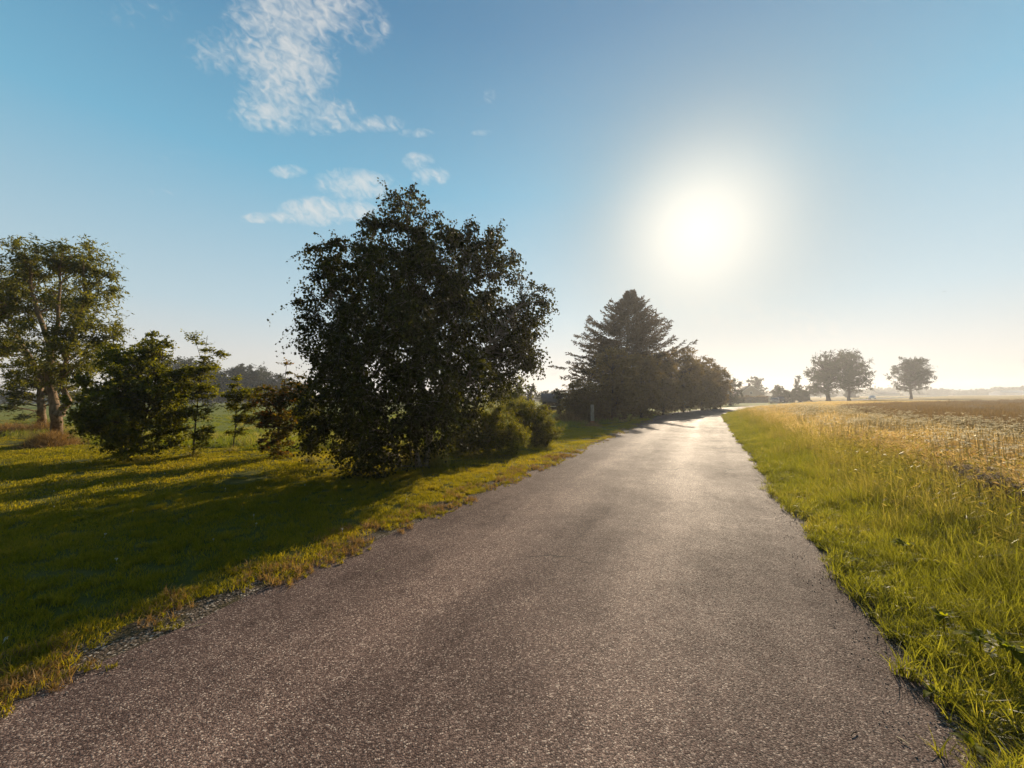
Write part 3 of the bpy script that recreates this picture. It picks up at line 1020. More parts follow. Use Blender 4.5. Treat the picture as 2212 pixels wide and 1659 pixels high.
def tree(name, label, cat, stems, lobes, leaf, bark, nsub, sub_r, ntw, nlf, L, W, seed, group=None, droop=0.3,
         outer=.62, twig_r=.004, up=0.0, layer=False, long_tw=.12, br=.018, ktw=3, parts=('crown', 'trunk')):
    """stems: list of (points, r0, r1); lobes: ellipsoids (centre, (rx, ry, rz)); leaves sit on twigs inside small clumps of each lobe"""
    rng = np.random.default_rng(seed)
    base = np.array(stems[0][0][0], float)
    root = empty(name, tuple(base), label, cat, group)
    wood = MB()
    cr = MB()
    nodes = []
    for pts, r0, r1 in stems:
        pts = np.asarray(pts, float)
        t = np.linspace(0, 1, len(pts))
        tt = np.linspace(0, 1, max(12, len(pts) * 4))
        pp = np.stack([np.interp(tt, t, pts[:, k]) for k in range(3)], 1)
        wig = np.stack([wob(tt * 9, seed * 3 + k + len(nodes), r0 * .35) for k in range(2)] + [np.zeros_like(tt)], 1)
        pp = pp + wig * np.minimum(tt * 4, 1)[:, None]
        rad = r0 + (r1 - r0) * tt**.8
        rad[0] *= 1.35
        wood.tube(pp, rad, 9, .5)
        nodes.append(pp)
    nodes = np.concatenate(nodes)
    vols = np.array([r_[0] * r_[1] * r_[2] for _, r_ in lobes])**.67
    ns = np.maximum(2, np.round(nsub * vols / vols.sum()).astype(int))
    for (c_, r_), k_ in zip(lobes, ns):
        c_, r_ = np.asarray(c_, float), np.asarray(r_, float)
        dirs = unit(rng, k_)
        rad = np.where(rng.uniform(size=k_) < outer, rng.uniform(.72, 1.0, k_), rng.uniform(.1, .75, k_))
        cent = c_ + dirs * r_ * rad[:, None]
        cent[:, 2] = np.maximum(cent[:, 2], base[2] + .12)
        for q in cent:
            sr = sub_r * rng.uniform(.65, 1.3)
            dd = np.linalg.norm(nodes - q, axis=1) + np.where(nodes[:, 2] > q[2] - .1 * abs(q[2]), .8 * sub_r + (nodes[:, 2] - q[2]).clip(0), 0)
            st = nodes[np.argmin(dd)]
            ln = np.linalg.norm(q - st)
            cp_ = (st + q) / 2 + np.array([0, 0, ln * .12])
            wood.tube(bez(st, cp_, q, 6), np.linspace(br * (1 + ln * .35), br * .35, 6), 5, .5)
            d = unit(rng, ntw)
            d[:, 2] *= .45 if layer else .85
            d += 0.45 * (q - c_) / (np.linalg.norm(q - c_) + 1e-6)
            d[:, 2] += up
            d /= np.linalg.norm(d, axis=1, keepdims=True)
            ln_ = sr * rng.uniform(.55, 1.1, ntw) * np.where(rng.uniform(size=ntw) < long_tw, 1.7, 1.0)
            t = np.linspace(0, 1, 5)
            path = q[None, None] + d[:, None] * (ln_[:, None, None] * t[None, :, None])
            path[:, :, 2] -= droop * ln_[:, None] * (t**2)[None]
            path[:, :, 2] = np.maximum(path[:, :, 2], base[2] + .03)
            for k in range(0, ntw, ktw):
                wood.tube(path[k], np.linspace(twig_r, twig_r * .3, 5), 3, .5)
            tl = rng.uniform(.12, 1.05, (ntw, nlf))
            ti = np.clip(tl, 0, 1) * 4
            i0 = np.minimum(ti.astype(int), 3)
            fr = (ti - i0)[..., None]
            ar = np.arange(ntw)[:, None]
            Pp = path[ar, i0] * (1 - fr) + path[ar, i0 + 1] * fr
            dl_ = path[ar, i0 + 1] - path[ar, i0]
            dl_ /= np.linalg.norm(dl_, axis=2, keepdims=True) + 1e-9
            n = ntw * nlf
            Pp = Pp.reshape(-1, 3) + rng.normal(0, sr * .07, (n, 3))
            A = dl_.reshape(-1, 3) * .5 + rng.normal(0, .6, (n, 3))
            A[:, 2] -= droop * 1.2
            if layer:
                A[:, 2] *= .3
            N = rng.normal(size=(n, 3)) * ([.35, .35, 1] if layer else 1)
            s_ = rng.uniform(.65, 1.25, n)
            r0 = np.clip(rng.normal(.45, .22, n) + rng.normal(0, .1), 0, 1)
            cr.kites(Pp, A, N, L * s_, W * s_, r0)
    cr.obj(parts[0], leaf, root, loc=tuple(base))
    wood.obj(parts[1], bark, root, smooth=True, loc=tuple(base))
    return root


def lob(px, py, rx, ry, y, dy=0.0, ryd=None):
    """ellipsoid seen at px, py with radii in picture pixels, at depth y (+dy)"""
    k = y / F
    return (atd(px, py, y + dy), (rx * k, (ryd if ryd is not None else min(rx, ry) * k * 1.05), ry * k))


# --- the big birch
yb = 9.4
b0 = at(925, 1003)
b1 = at(905, 1010)
b2 = at(865, 1006)
lobes = [lob(876, 428, 24, 26, yb), lob(880, 456, 44, 50, yb), lob(930, 570, 80, 80, yb, .2), lob(850, 540, 85, 75, yb), lob(795, 500, 34, 45, yb, -.2), lob(780, 600, 95, 95, yb, .3), lob(985, 590, 100, 95, yb), lob(1025, 530, 45, 45, yb, -.3),
         lob(870, 660, 130, 110, yb, -1.3), lob(880, 700, 150, 130, yb, 1.3), lob(870, 780, 150, 120, yb, -1.8), lob(725, 720, 70, 85, yb, 0), lob(1075, 690, 80, 100, yb, .7), lob(1100, 575, 32, 44, yb, .8), lob(1180, 640, 18, 26, yb, 1.2), lob(682, 552, 20, 20, yb), lob(655, 665, 18, 18, yb), lob(1055, 500, 22, 24, yb, .3),
         lob(1150, 650, 34, 46, yb, 1.2), lob(1120, 720, 66, 78, yb, 1.1), lob(1130, 750, 46, 60, yb, 1.1), lob(745, 870, 85, 85, yb, -.6), lob(860, 920, 105, 78, yb, -1.5), lob(975, 825, 90, 85, yb, .2), lob(970, 890, 40, 44, yb, -.4),
         lob(800, 970, 54, 42, yb - .6, -.5), lob(700, 620, 32, 42, yb), lob(680, 690, 26, 34, yb), lob(665, 850, 26, 30, yb, .2), lob(940, 500, 50, 45, yb, .3), lob(715, 930, 56, 52, yb, -.2), lob(1095, 785, 60, 58, yb, 1.0), lob(1060, 555, 40, 46, yb, .4), lob(700, 770, 44, 56, yb, .2), lob(1000, 720, 90, 90, yb, .3),
         lob(1050, 820, 46, 44, yb, .8), lob(720, 560, 32, 34, yb), lob(690, 920, 34, 50, yb, -.3), lob(800, 1005, 28, 24, yb - 1.1, -.5)]
top = lambda px, py, dy=0: atd(px, py, yb + dy)
birch = tree('birch_tree', 'large dark dense birch with many pale stems standing on the lawn beside the road', 'tree',
             [([b0, top(915, 850, .1), top(895, 690, .1), top(880, 450)], .085, .018),
              ([b1, top(880, 870, -.1), top(830, 720, -.2), top(790, 560)], .06, .012),
              ([b1 + [.12, .1, 0], top(945, 880, .3), top(980, 720, .2), top(1010, 560)], .06, .012),
              ([b2, top(830, 900, -.6), top(760, 780, -.8), top(715, 650, -.3)], .045, .01),
              ([b0 + [.1, .05, 0], top(985, 860, .2), top(1060, 740, .2), top(1130, 650)], .05, .01)],
             lobes, M['birch_leaf'], M['birch_bark'], 920, .38, 13, 11, .064, .056, 11, droop=.5, outer=.64, long_tw=.14, br=.008)

# --- tall ash pair on the far left
ya = 13.4
a0 = at(124, 957)
A_ = lambda px, py, dy=0: atd(px, py, ya + dy)
tree('ash_tree', 'tall light green tree with two lit twisting trunks on a dry grass mound', 'tree',
     [([a0, A_(122, 900), A_(108, 850), A_(112, 760), A_(70, 640), A_(60, 560)], .19, .03),
      ([A_(128, 895), A_(146, 868), A_(133, 830), A_(150, 740), A_(185, 640)], .12, .03),
      ([A_(112, 760), A_(130, 660), A_(125, 560)], .08, .02),
      ([A_(108, 850), A_(60, 760, .3), A_(5, 690, .3)], .07, .02)],
     [lob(60, 560, 62, 50, ya), lob(135, 555, 66, 44, ya), lob(195, 580, 40, 34, ya), lob(20, 610, 60, 56, ya, .5), lob(212, 615, 28, 36, ya), lob(185, 680, 54, 60, ya, -.5), lob(100, 640, 70, 60, ya, .6),
      lob(130, 740, 66, 60, ya, -.8), lob(30, 720, 50, 26, ya, .3), lob(195, 755, 30, 34, ya), lob(90, 800, 62, 34, ya, -.2), lob(-40, 640, 60, 70, ya), lob(150, 810, 60, 34, ya, .4),
      lob(-20, 750, 40, 30, ya)],
     M['ash_leaf'], M['ash_bark'], 230, .46, 12, 15, .115, .040, 21, droop=.22, outer=.6, br=.013)
yc = 17.8
c0 = at(90, 934)
A_ = lambda px, py, dy=0: atd(px, py, yc + dy)
tree('ash_tree', 'second shorter light green tree whose low layered branches reach the left edge', 'tree',
     [([c0, A_(90, 880), A_(84, 820), A_(60, 760)], .2, .04), ([A_(90, 870), A_(40, 855), A_(-10, 880)], .05, .01)],
     [lob(60, 840, 44, 22, yc), lob(20, 880, 34, 14, yc, -.5), lob(100, 830, 40, 30, yc, .4), lob(20, 845, 30, 14, yc), lob(50, 775, 50, 40, yc), lob(160, 850, 40, 22, yc, .5), lob(60, 897, 24, 9, yc, -.6)],
     M['ash_leaf'], M['ash_bark'], 80, .42, 11, 13, .13, .05, 22, droop=.15, layer=True)

# --- bushy hazel and the young trees
yd = 10.6
d0_ = at(285, 984)
A_ = lambda px, py, dy=0: atd(px, py, yd + dy)
tree('hazel_bush', 'big dark green rounded bushy tree between the tall ash and the saplings', 'tree',
     [([d0_, A_(290, 900), A_(300, 800)], .05, .01), ([d0_ + [.1, 0, 0], A_(320, 880), A_(350, 780)], .04, .01), ([d0_ - [.1, 0, 0], A_(250, 880), A_(235, 800)], .04, .01)],
     [lob(285, 860, 90, 90, yd, -.3), lob(250, 880, 52, 70, yd, -.4), lob(330, 850, 54, 66, yd, .2), lob(300, 785, 62, 44, yd), lob(345, 755, 26, 28, yd), lob(265, 775, 38, 34, yd), lob(330, 730, 12, 14, yd), lob(385, 830, 16, 34, yd, .3), lob(285, 955, 68, 30, yd, -.5),
      lob(218, 900, 26, 46, yd), lob(372, 880, 22, 54, yd, .3), lob(215, 930, 32, 30, yd), lob(375, 935, 34, 26, yd, .3)],
     M['hazel_leaf'], M['dark_bark'], 320, .25, 11, 18, .058, .042, 31, droop=.2, up=.15, long_tw=.2, br=.008)
ye = 10.8
e0 = at(418, 986)
A_ = lambda px, py, dy=0: atd(px, py, ye + dy)
tree('sapling', 'tallest sapling with bare forked top twigs beside the dark hazel bush', 'tree',
     [([e0, A_(420, 930), A_(428, 860), A_(438, 800), A_(448, 725)], .026, .004), ([A_(436, 800), A_(462, 765), A_(480, 752)], .008, .003), ([A_(438, 790), A_(425, 745), A_(417, 722)], .008, .003)],
     [lob(420, 930, 34, 14, ye), lob(428, 955, 32, 8, ye), lob(424, 890, 36, 18, ye), lob(430, 840, 36, 24, ye), lob(440, 800, 22, 22, ye), lob(446, 762, 12, 22, ye), lob(470, 765, 12, 8, ye), lob(418, 735, 4, 8, ye), lob(405, 810, 20, 20, ye, .3)],
     M['sapling_leaf'], M['dark_bark'], 90, .20, 10, 12, .06, .042, 32, droop=.1, layer=True, long_tw=.25, br=.006)
yf = 11.7
f0 = at(503, 976)
A_ = lambda px, py, dy=0: atd(px, py, yf + dy)
tree('sapling', 'small sapling with wide flat tiers of leaves and a slim bare lower stem', 'tree',
     [([f0, A_(508, 925), A_(512, 870), A_(512, 815)], .02, .004)],
     [lob(513, 905, 42, 9, yf), lob(518, 880, 36, 10, yf), lob(515, 855, 30, 12, yf), lob(508, 932, 20, 7, yf), lob(512, 832, 9, 16, yf), lob(540, 850, 20, 10, yf, .3)],
     M['sapling_leaf'], M['dark_bark'], 62, .19, 10, 12, .058, .040, 33, droop=.05, layer=True, long_tw=.2, br=.006)
yg = 10.6
g0 = at(600, 985)
A_ = lambda px, py, dy=0: atd(px, py, yg + dy)
tree('copper_tree', 'young bushy tree with reddish tinged leaves left of the birch', 'tree',
     [([g0, A_(602, 930), A_(610, 860), A_(620, 790)], .035, .005), ([A_(603, 930), A_(580, 880), A_(565, 850)], .02, .005)],
     [lob(595, 880, 44, 40, yg), lob(610, 920, 44, 40, yg, -.2), lob(570, 850, 26, 20, yg), lob(620, 850, 34, 30, yg), lob(600, 960, 32, 20, yg), lob(645, 890, 28, 44, yg, .2), lob(622, 800, 8, 26, yg), lob(640, 830, 16, 20, yg), lob(570, 905, 26, 20, yg)],
     M['red_leaf'], M['dark_bark'], 120, .22, 10, 14, .058, .042, 34, droop=.2, layer=True, up=.1, long_tw=.2, br=.007)
yh = 9.7
h0_ = at(673, 1000)
A_ = lambda px, py, dy=0: atd(px, py, yh + dy)
tree('sapling', 'thin straight sapling stem standing under the left side of the birch', 'tree',
     [([h0_, A_(672, 950), A_(668, 880)], .018, .008)],
     [lob(668, 905, 26, 24, yh), lob(672, 935, 24, 12, yh), lob(660, 870, 20, 18, yh)],
     M['sapling_leaf'], M['dark_bark'], 26, .18, 8, 9, .065, .045, 35, droop=.2, br=.005)

# --- dense fine shrubs right of the birch
yj = 11.0
for (px, by, yy_, lobs, seed, lab) in [
        (1055, 982, 10.9, [(1045, 945, 72, 36), (1000, 950, 45, 32), (1075, 915, 40, 34), (1105, 950, 36, 30), (1035, 905, 42, 30), (985, 965, 30, 22)], 41, 'low dark shrub with gold tipped fine sprays right beside the birch'),
        (1160, 966, 12.9, [(1155, 930, 44, 34), (1180, 945, 30, 24), (1130, 900, 34, 34), (1170, 905, 24, 26), (1110, 885, 36, 20)], 42, 'feathery shrub with gold tips at the right end of the shrubs by the birch')]:
    p0_ = at(px, by - 4)
    tree('garden_shrub', lab, 'shrub', [([p0_, p0_ + [0, 0, .5], p0_ + [.05, 0, .9]], .04, .01), ([p0_, p0_ + [-.3, 0, .6]], .03, .01), ([p0_, p0_ + [.3, 0, .6]], .03, .01)],
         [lob(a_, b_, c_, d_, yy_) for a_, b_, c_, d_ in lobs], M['juniper'], M['dark_bark'], 240, .19, 12, 16, .055, .016, seed, droop=-.15, up=.35, long_tw=.25, br=.006, parts=('foliage', 'stem'),
         group='fine leaved shrubs beside the birch')

# --- trees behind the shrubs
tree('garden_tree', 'loose light green young tree peeping out behind the birch and the shrubs', 'tree',
     [([at(1095, 905), atd(1095, 860, 26), atd(1098, 822, 26)], .08, .02)],
     [lob(1095, 850, 34, 24, 26), lob(1080, 865, 30, 20, 26), lob(1115, 835, 22, 18, 26), lob(1120, 865, 26, 18, 26)],
     M['sapling_leaf'], M['dark_bark'], 60, .45, 9, 9, .14, .09, 51, droop=.2)


def far_tree(px, base_y, y, lobs, seed, label, name='field_tree', mat='far_leaf', leaf=None, nsub=60, group=None, trunk=.3, sub=None, dens=9, ztop=None):
    x = atd(px, 860, y)[0]
    z0 = float(hgt_at(x, y))
    b_ = np.array([x, y, z0])
    zt = min(atd(px, l_[1], y)[2] for l_ in lobs[:1])
    L = leaf or y * .0022
    stems = [([b_, (b_ + [0, 0, zt - z0]) * [1, 1, 0] + [0, 0, (zt + z0) / 2], [x + .02 * y * .1, y, zt]], trunk, trunk * .3)]
    sr = sub or np.mean([l_[3] for l_ in lobs]) * y / F * .34
    return tree(name, label, 'tree', stems, [lob(l_[0], l_[1], l_[2], l_[3], y, (l_[4] if len(l_) > 4 else 0)) for l_ in lobs], M[mat], M['dark_bark'], nsub, sr, 9, dens, L, L * .75, seed,
                group=group, droop=.1, br=trunk * .16, twig_r=.02, ktw=9)


far_tree(1145, 882, 48, [(1145, 848, 18, 16), (1138, 862, 20, 14), (1152, 838, 10, 9)], 52, 'dark round tree left of the garden shed', nsub=40)
far_tree(1176, 880, 75, [(1176, 850, 13, 7), (1168, 858, 12, 9)], 53, 'low tree crown showing over the garden shed roof', nsub=26)
far_tree(1207, 882, 40, [(1205, 850, 12, 12), (1215, 862, 12, 16)], 54, 'small dark tree between the garden shed and the spruce', nsub=30)
# distant wood beyond the meadow, left
gl = 'dark round trees beyond the left meadow'
for k, (px, top_, rx, lab) in enumerate([(385, 770, 46, 'dark far tree half hidden behind the tallest sapling'), (440, 782, 42, 'dark far tree right of the tallest sapling top'),
                                          (495, 800, 36, 'lower dark far tree at the middle of the distant group'), (540, 786, 40, 'highest domed dark far tree right of the middle of the group'), (588, 808, 34, 'dark far tree at the right end of the distant group')]):
    h_ = (866 - top_)
    far_tree(px, 866, 100 + k * 3, [(px, top_ + h_ * .45, rx, h_ * .45), (px - rx * .3, top_ + h_ * .7, rx * .8, h_ * .3), (px + rx * .4, top_ + h_ * .68, rx * .7, h_ * .34)], 60 + k, lab, group=gl, nsub=230, dens=14, leaf=.34)
far_tree(30, 866, 90, [(30, 852, 28, 12), (10, 858, 30, 9)], 66, 'low dark far tree at the left edge behind the tall trees', nsub=50)
far_tree(205, 868, 95, [(205, 850, 30, 14), (180, 858, 24, 10)], 67, 'dark far tree between the tall ash and the hazel bush', nsub=50)
far_tree(640, 866, 110, [(640, 846, 34, 17), (670, 852, 26, 12)], 68, 'dark far tree seen low behind the copper tinged tree', nsub=50)
far_tree(1075, 866, 95, [(1070, 850, 30, 14)], 69, 'dark far tree behind the loose young tree by the shrubs', nsub=40)

# --- spruce
rng = np.random.default_rng(77)
ysp = 40.0
sp0 = atd(1345, 905, ysp)
sp0[2] = 0
tip = atd(1362, 630, ysp)
sp = empty('spruce_tree', tuple(sp0), 'tall broad spruce with upswept branches rising above the roadside bushes', 'tree')
wd, cr = MB(), MB()
tt = np.linspace(0, 1, 14)
trunk = sp0 + (tip - sp0) * tt[:, None]
wd.tube(trunk, .20 * (1 - tt)**.8 + .012, 8)
Hs = tip[2]
zs = 0.7
while zs < Hs - .08:
    fz = zs / Hs
    prof = float(np.interp(fz, [0, .25, .5, .64, .76, .86, .93, 1], [5.2, 5.8, 5.2, 4.1, 2.6, 1.35, .55, .07]))
    nb = 9 if fz < .85 else 6
    a0_ = rng.uniform(0, 6.28)
    for k in range(nb):
        a_ = a0_ + k * 6.283 / nb + rng.uniform(-.3, .3)
        Lb = prof * (rng.uniform(.55, 1.0) if rng.uniform() < .7 else rng.uniform(.9, 1.3)) * (1.08 if math.cos(a_) < -.2 else .95) + .12
        upa = -.06 + .45 * fz + rng.uniform(-.2, .28)
        c_ = sp0 + (tip - sp0) * fz
        dv = np.array([math.cos(a_), math.sin(a_), 0])
        end = c_ + dv * Lb * math.cos(upa) + np.array([0, 0, Lb * math.sin(upa)])
        midp = (c_ + end) / 2 - np.array([0, 0, Lb * rng.uniform(.04, .2)])
        pth = bez(c_, midp, end, 9)
        wd.tube(pth, np.linspace(.03 * (1.1 - fz), .006, 9), 4)
        nsd = int(6 + Lb * 15)
        t_ = np.sort(rng.uniform(.15, 1.0, nsd))
        for q in t_:
            i0 = min(int(q * 8), 7)
            pq = pth[i0] + (pth[i0 + 1] - pth[i0]) * (q * 8 - i0)
            fw = pth[i0 + 1] - pth[i0]
            fw /= np.linalg.norm(fw)
            sdir = np.cross(fw, [0, 0, 1.]) * rng.choice([-1, 1])
            tw = (fw * .75 + sdir * rng.uniform(.3, .8) + np.array([0, 0, rng.uniform(-.6, .25)]))
            tw /= np.linalg.norm(tw)
            lt = (.30 + .62 * (1 - q)) * (1.1 if fz < .8 else .6) * rng.uniform(.7, 1.2)
            n = 5
            tk = rng.uniform(0, 1, n)
            Pq = pq + tw * (tk * lt)[:, None]
            cr.kites(Pq, tw + rng.normal(0, .28, (n, 3)), rng.normal(size=(n, 3)), rng.uniform(.15, .28, n), rng.uniform(.05, .10, n), rng.uniform(0, 1, n))
    zs += rng.uniform(.22, .36) if fz < .8 else .17
cr.obj('crown', M['spruce_needle'], sp, loc=tuple(sp0))
wd.obj('trunk', M['dark_bark'], sp, loc=tuple(sp0), smooth=True)

# --- roadside bushes and hedge trees, one by one up to the bend
gb = 'bushes and trees lining the left side of the road'
bl = [(1258, 919, 25.8, [(1258, 868, 34, 46), (1240, 885, 28, 32), (1275, 880, 34, 38)], 'rounded bush behind the wooden post, nearest of the roadside row'),
      (1322, 913, 27.0, [(1322, 825, 52, 62), (1310, 872, 50, 38), (1345, 868, 40, 40), (1325, 782, 34, 26)], 'broad tall bush in front of the spruce trunk'),
      (1385, 905, 31.0, [(1385, 822, 36, 60), (1395, 866, 32, 34), (1376, 872, 34, 30), (1392, 790, 20, 20)], 'tall bush at the right foot of the spruce'),
      (1432, 898, 37.0, [(1432, 815, 32, 54), (1428, 860, 30, 32), (1446, 850, 22, 34), (1425, 782, 16, 18)], 'brownish roadside tree just right of the spruce'),
      (1476, 894, 43.0, [(1476, 806, 34, 54), (1470, 858, 30, 28), (1494, 845, 20, 32), (1480, 788, 18, 14)], 'flat topped roadside tree halfway to the road bend'),
      (1515, 890, 49.0, [(1513, 814, 34, 46), (1520, 858, 26, 26), (1500, 805, 16, 14)], 'sunlit roadside tree with a ragged top before the bend'),
      (1543, 887, 56.0, [(1543, 828, 28, 36), (1545, 864, 22, 18), (1532, 812, 10, 10)], 'last dense roadside tree at the bend of the road')]
for k, (px, by, y, lobs, lab) in enumerate(bl):
    x = atd(px, 860, y)[0]
    b_ = np.array([x, y, 0.0])
    ll = [lob(l_[0], l_[1], l_[2], l_[3], y) for l_ in lobs]
    ztop = max(c_[2] + r_[2] for c_, r_ in ll)
    tree('roadside_bush', lab, 'tree', [([b_, b_ + [0, 0, ztop * .4], b_ + [.1, 0, ztop * .8]], .10, .03), ([b_, b_ + [-.7, .1, ztop * .6]], .06, .02), ([b_, b_ + [.7, -.1, ztop * .6]], .06, .02)],
         ll, M['hedge_leaf'], M['dark_bark'], 250, .40 + k * .035, 10, 12, .11 + .012 * k, .06 + .009 * k, 80 + k, group=gb, droop=.15, up=.15, br=.012, ktw=4)

far_tree(1577, 882, 82, [(1577, 830, 20, 16), (1560, 845, 18, 22), (1585, 856, 18, 20)], 90, 'tree with spreading top behind the bend before the house', nsub=90, dens=11)
far_tree(1636, 870, 150, [(1636, 832, 17, 16), (1628, 826, 12, 12), (1645, 845, 14, 10)], 91, 'tree standing right behind the roof of the gabled house', nsub=60)
far_tree(1674, 870, 118, [(1674, 852, 9, 14), (1680, 842, 10, 11)], 92, 'round topped tree just behind the parked cars', nsub=40)
far_tree(1700, 870, 112, [(1700, 855, 22, 14), (1690, 848, 14, 10), (1715, 858, 16, 12)], 93, 'wide bushy tree at the middle of the clump right of the house', nsub=80, dens=12)
far_tree(1728, 870, 110, [(1728, 852, 16, 16), (1740, 858, 10, 12)], 94, 'dark bushy tree at the right end of the clump by the house', nsub=60, dens=12)
far_tree(1724, 870, 128, [(1724, 826, 5, 14), (1722, 838, 9, 8)], 95, 'slim pointed tree sticking up out of the clump', nsub=26, trunk=.15)
far_tree(1748, 868, 128, [(1748, 842, 14, 9), (1756, 848, 10, 7)], 96, 'flat crowned tree between the clump and the first big field tree', nsub=30)
gbt = 'tall round trees on bare trunks in the fields'
far_tree(1789, 868, 112, [(1785, 808, 36, 34), (1768, 815, 26, 34), (1800, 790, 30, 30), (1790, 835, 34, 16), (1778, 780, 20, 18)], 97, 'left of the two big trees whose crowns touch, leaning thick trunk', nsub=210, group=gbt, trunk=.62, dens=12, sub=1.2)
far_tree(1834, 868, 116, [(1835, 800, 34, 36), (1855, 800, 28, 36), (1830, 772, 24, 18), (1850, 830, 28, 20), (1822, 820, 24, 24)], 98, 'right of the two big trees whose crowns touch', nsub=210, group=gbt, trunk=.42, dens=12, sub=1.2)
far_tree(1968, 867, 122, [(1968, 800, 32, 28), (1955, 815, 26, 24), (1990, 800, 22, 26), (1965, 785, 26, 16), (1962, 835, 24, 12), (1983, 822, 20, 18)], 99, 'big round field tree standing alone to the right of the pair', nsub=190, group=gbt, trunk=.40, dens=12, sub=1.15)
far_tree(1773, 860, 240, [(1773, 848, 8, 7)], 100, 'small round tree far behind the leaning big trunk', nsub=24, trunk=.3)
far_tree(1796, 860, 260, [(1798, 855, 10, 4)], 101, 'low distant bush tree between the two big trunks', nsub=20, trunk=.2)
far_tree(1841, 860, 200, [(1841, 852, 16, 9), (1835, 846, 8, 6)], 102, 'mid size tree right behind the second big trunk', nsub=40)
far_tree(1941, 858, 330, [(1941, 853, 8, 4)], 103, 'tiny far bush left of the lone tree trunk', nsub=16)
far_tree(1986, 858, 330, [(1986, 850, 16, 7), (1996, 852, 10, 5)], 104, 'far tree right behind the lone tree', nsub=30)
gf = 'small trees along the far horizon'
for k, (px, ty, rx, lab) in enumerate([(2017, 843, 8, 'far horizon tree first right of the lone tree'), (2037, 841, 9, 'far horizon tree with the tallest crown of the first pair'),
                                        (2078, 847, 14, 'low wide far horizon tree in the middle of the row'), (2102, 845, 5, 'narrow far horizon tree beside the low wide one'),
                                        (2119, 843, 7, 'far horizon tree left of a joined pair'), (2136, 843, 9, 'far horizon tree right of a joined pair'), (2172, 841, 16, 'broad far horizon tree above the white barn'),
                                        (2200, 842, 14, 'broad far horizon tree at the right edge')]):
    far_tree(px, 857, 380, [(px, (ty + 856) / 2, rx, (856 - ty) / 2 + 1)], 110 + k, lab, group=gf, nsub=26, trunk=.3, leaf=1.1)


# distant woods as masses
def woods(name, spec, label, seed):
    rg = np.random.default_rng(seed)
    mb = MB()
    for (pa, pb, y, hmin, hmax, n) in spec:
        for k in range(n):
            px = pa + (pb - pa) * (k + rg.uniform(0, 1)) / n
            yy_ = y * rg.uniform(.93, 1.07)
            x = atd(px, 860, yy_)[0]
            h = rg.uniform(hmin, hmax)
            wdt = rg.uniform(.6, 1.1) * h
            z0 = float(hgt_at(x, yy_))
            m_ = 90
            dd = unit(rg, m_)
            Pc = np.array([x, yy_, z0 + h * .52]) + dd * np.array([wdt, wdt, h * .5]) * rg.uniform(.6, 1, (m_, 1))
            mb.kites(Pc, rg.normal(size=(m_, 3)), dd + rg.normal(0, .4, (m_, 3)), h * .34, h * .30, rg.uniform(0, 1, m_))
    return tag(mb.obj(name, M['far_leaf']), label, 'woods', kind='stuff')


woods('woodland', [(1740, 1880, 430, 6, 8.5, 26), (1880, 2000, 435, 7, 10, 30), (2000, 2260, 430, 5, 7.5, 50), (2150, 2260, 420, 8, 10.5, 18), (1600, 1760, 420, 5, 8, 20)], 'hazy blue woods along the right horizon', 5)
woods('woodland', [(-120, 360, 190, 2.5, 4.5, 60), (300, 760, 210, 3, 5, 60), (760, 1300, 230, 3, 6, 70), (-200, 500, 400, 7, 10, 50), (1250, 1640, 420, 4, 6, 40)], 'low dark strip of woods along the left horizon', 6)

# clipped hedge in front of the house
rng = np.random.default_rng(8)
hd = empty('hedge', tuple(atd(1610, 870, 118) * [1, 1, 0]), 'long clipped hedge in front of the gabled house', 'hedge')
mb = MB()
xa, xb = atd(1562, 860, 116)[0], atd(1650, 860, 118)[0]
n = 9000
Pq = np.stack([rng.uniform(xa, xb, n), rng.uniform(115.4, 117.4, n), rng.uniform(0.0, 1, n)**.8 * 2.15], 1)
Pq[:, 2] += .16 * np.sin(Pq[:, 0] * 1.7) + .1 * np.sin(Pq[:, 0] * 4.1)
mb.kites(Pq, rng.normal(size=(n, 3)), rng.normal(size=(n, 3)), .26, .2, rng.uniform(0, 1, n))
mb.obj('foliage', M['hedge_leaf'], hd, loc=tuple(hd.location))
mb = MB()
mb.box(((xa + xb) / 2, 116.4, .95), (xb - xa - .5, 1.3, 1.9), 0, .2)
mb.obj('branches', M['dark_bark'], hd, loc=tuple(hd.location))


# ------------------------------------------------------------ tufts at tree feet
def tuft(px, py, label, mat, n, size, h0, h1, seed, wid=.006, bend=.9, y=None, cat='grass tuft', group=None, name='grass_tuft'):
    rg = np.random.default_rng(seed)
    c_ = at(px, py) if y is None else atd(px, 860, y) * [1, 1, 0]
    mb = MB()
    q = rg.normal(0, size * .26, (n, 2))
    mb2 = blades(rg, n, size, h0, h1, wid, bend)
    V = mb2.V[0].reshape(n, 8, 3)
    root = V[:, :2, :2].mean(1)
    V[:, :, :2] += (q - root)[:, None, :]
    fall = np.exp(-(np.hypot(q[:, 0], q[:, 1]) / (size * .42))**2)
    V[:, :, 2] *= (.35 + .65 * fall)[:, None]
    mb.add(V.reshape(-1, 3) + c_, mb2.F[0], mb2.r[0])
    o = mb.obj(name, mat, loc=tuple(c_))
    return tag(o, label, cat, group, kind='stuff' if n < 1000 else None)


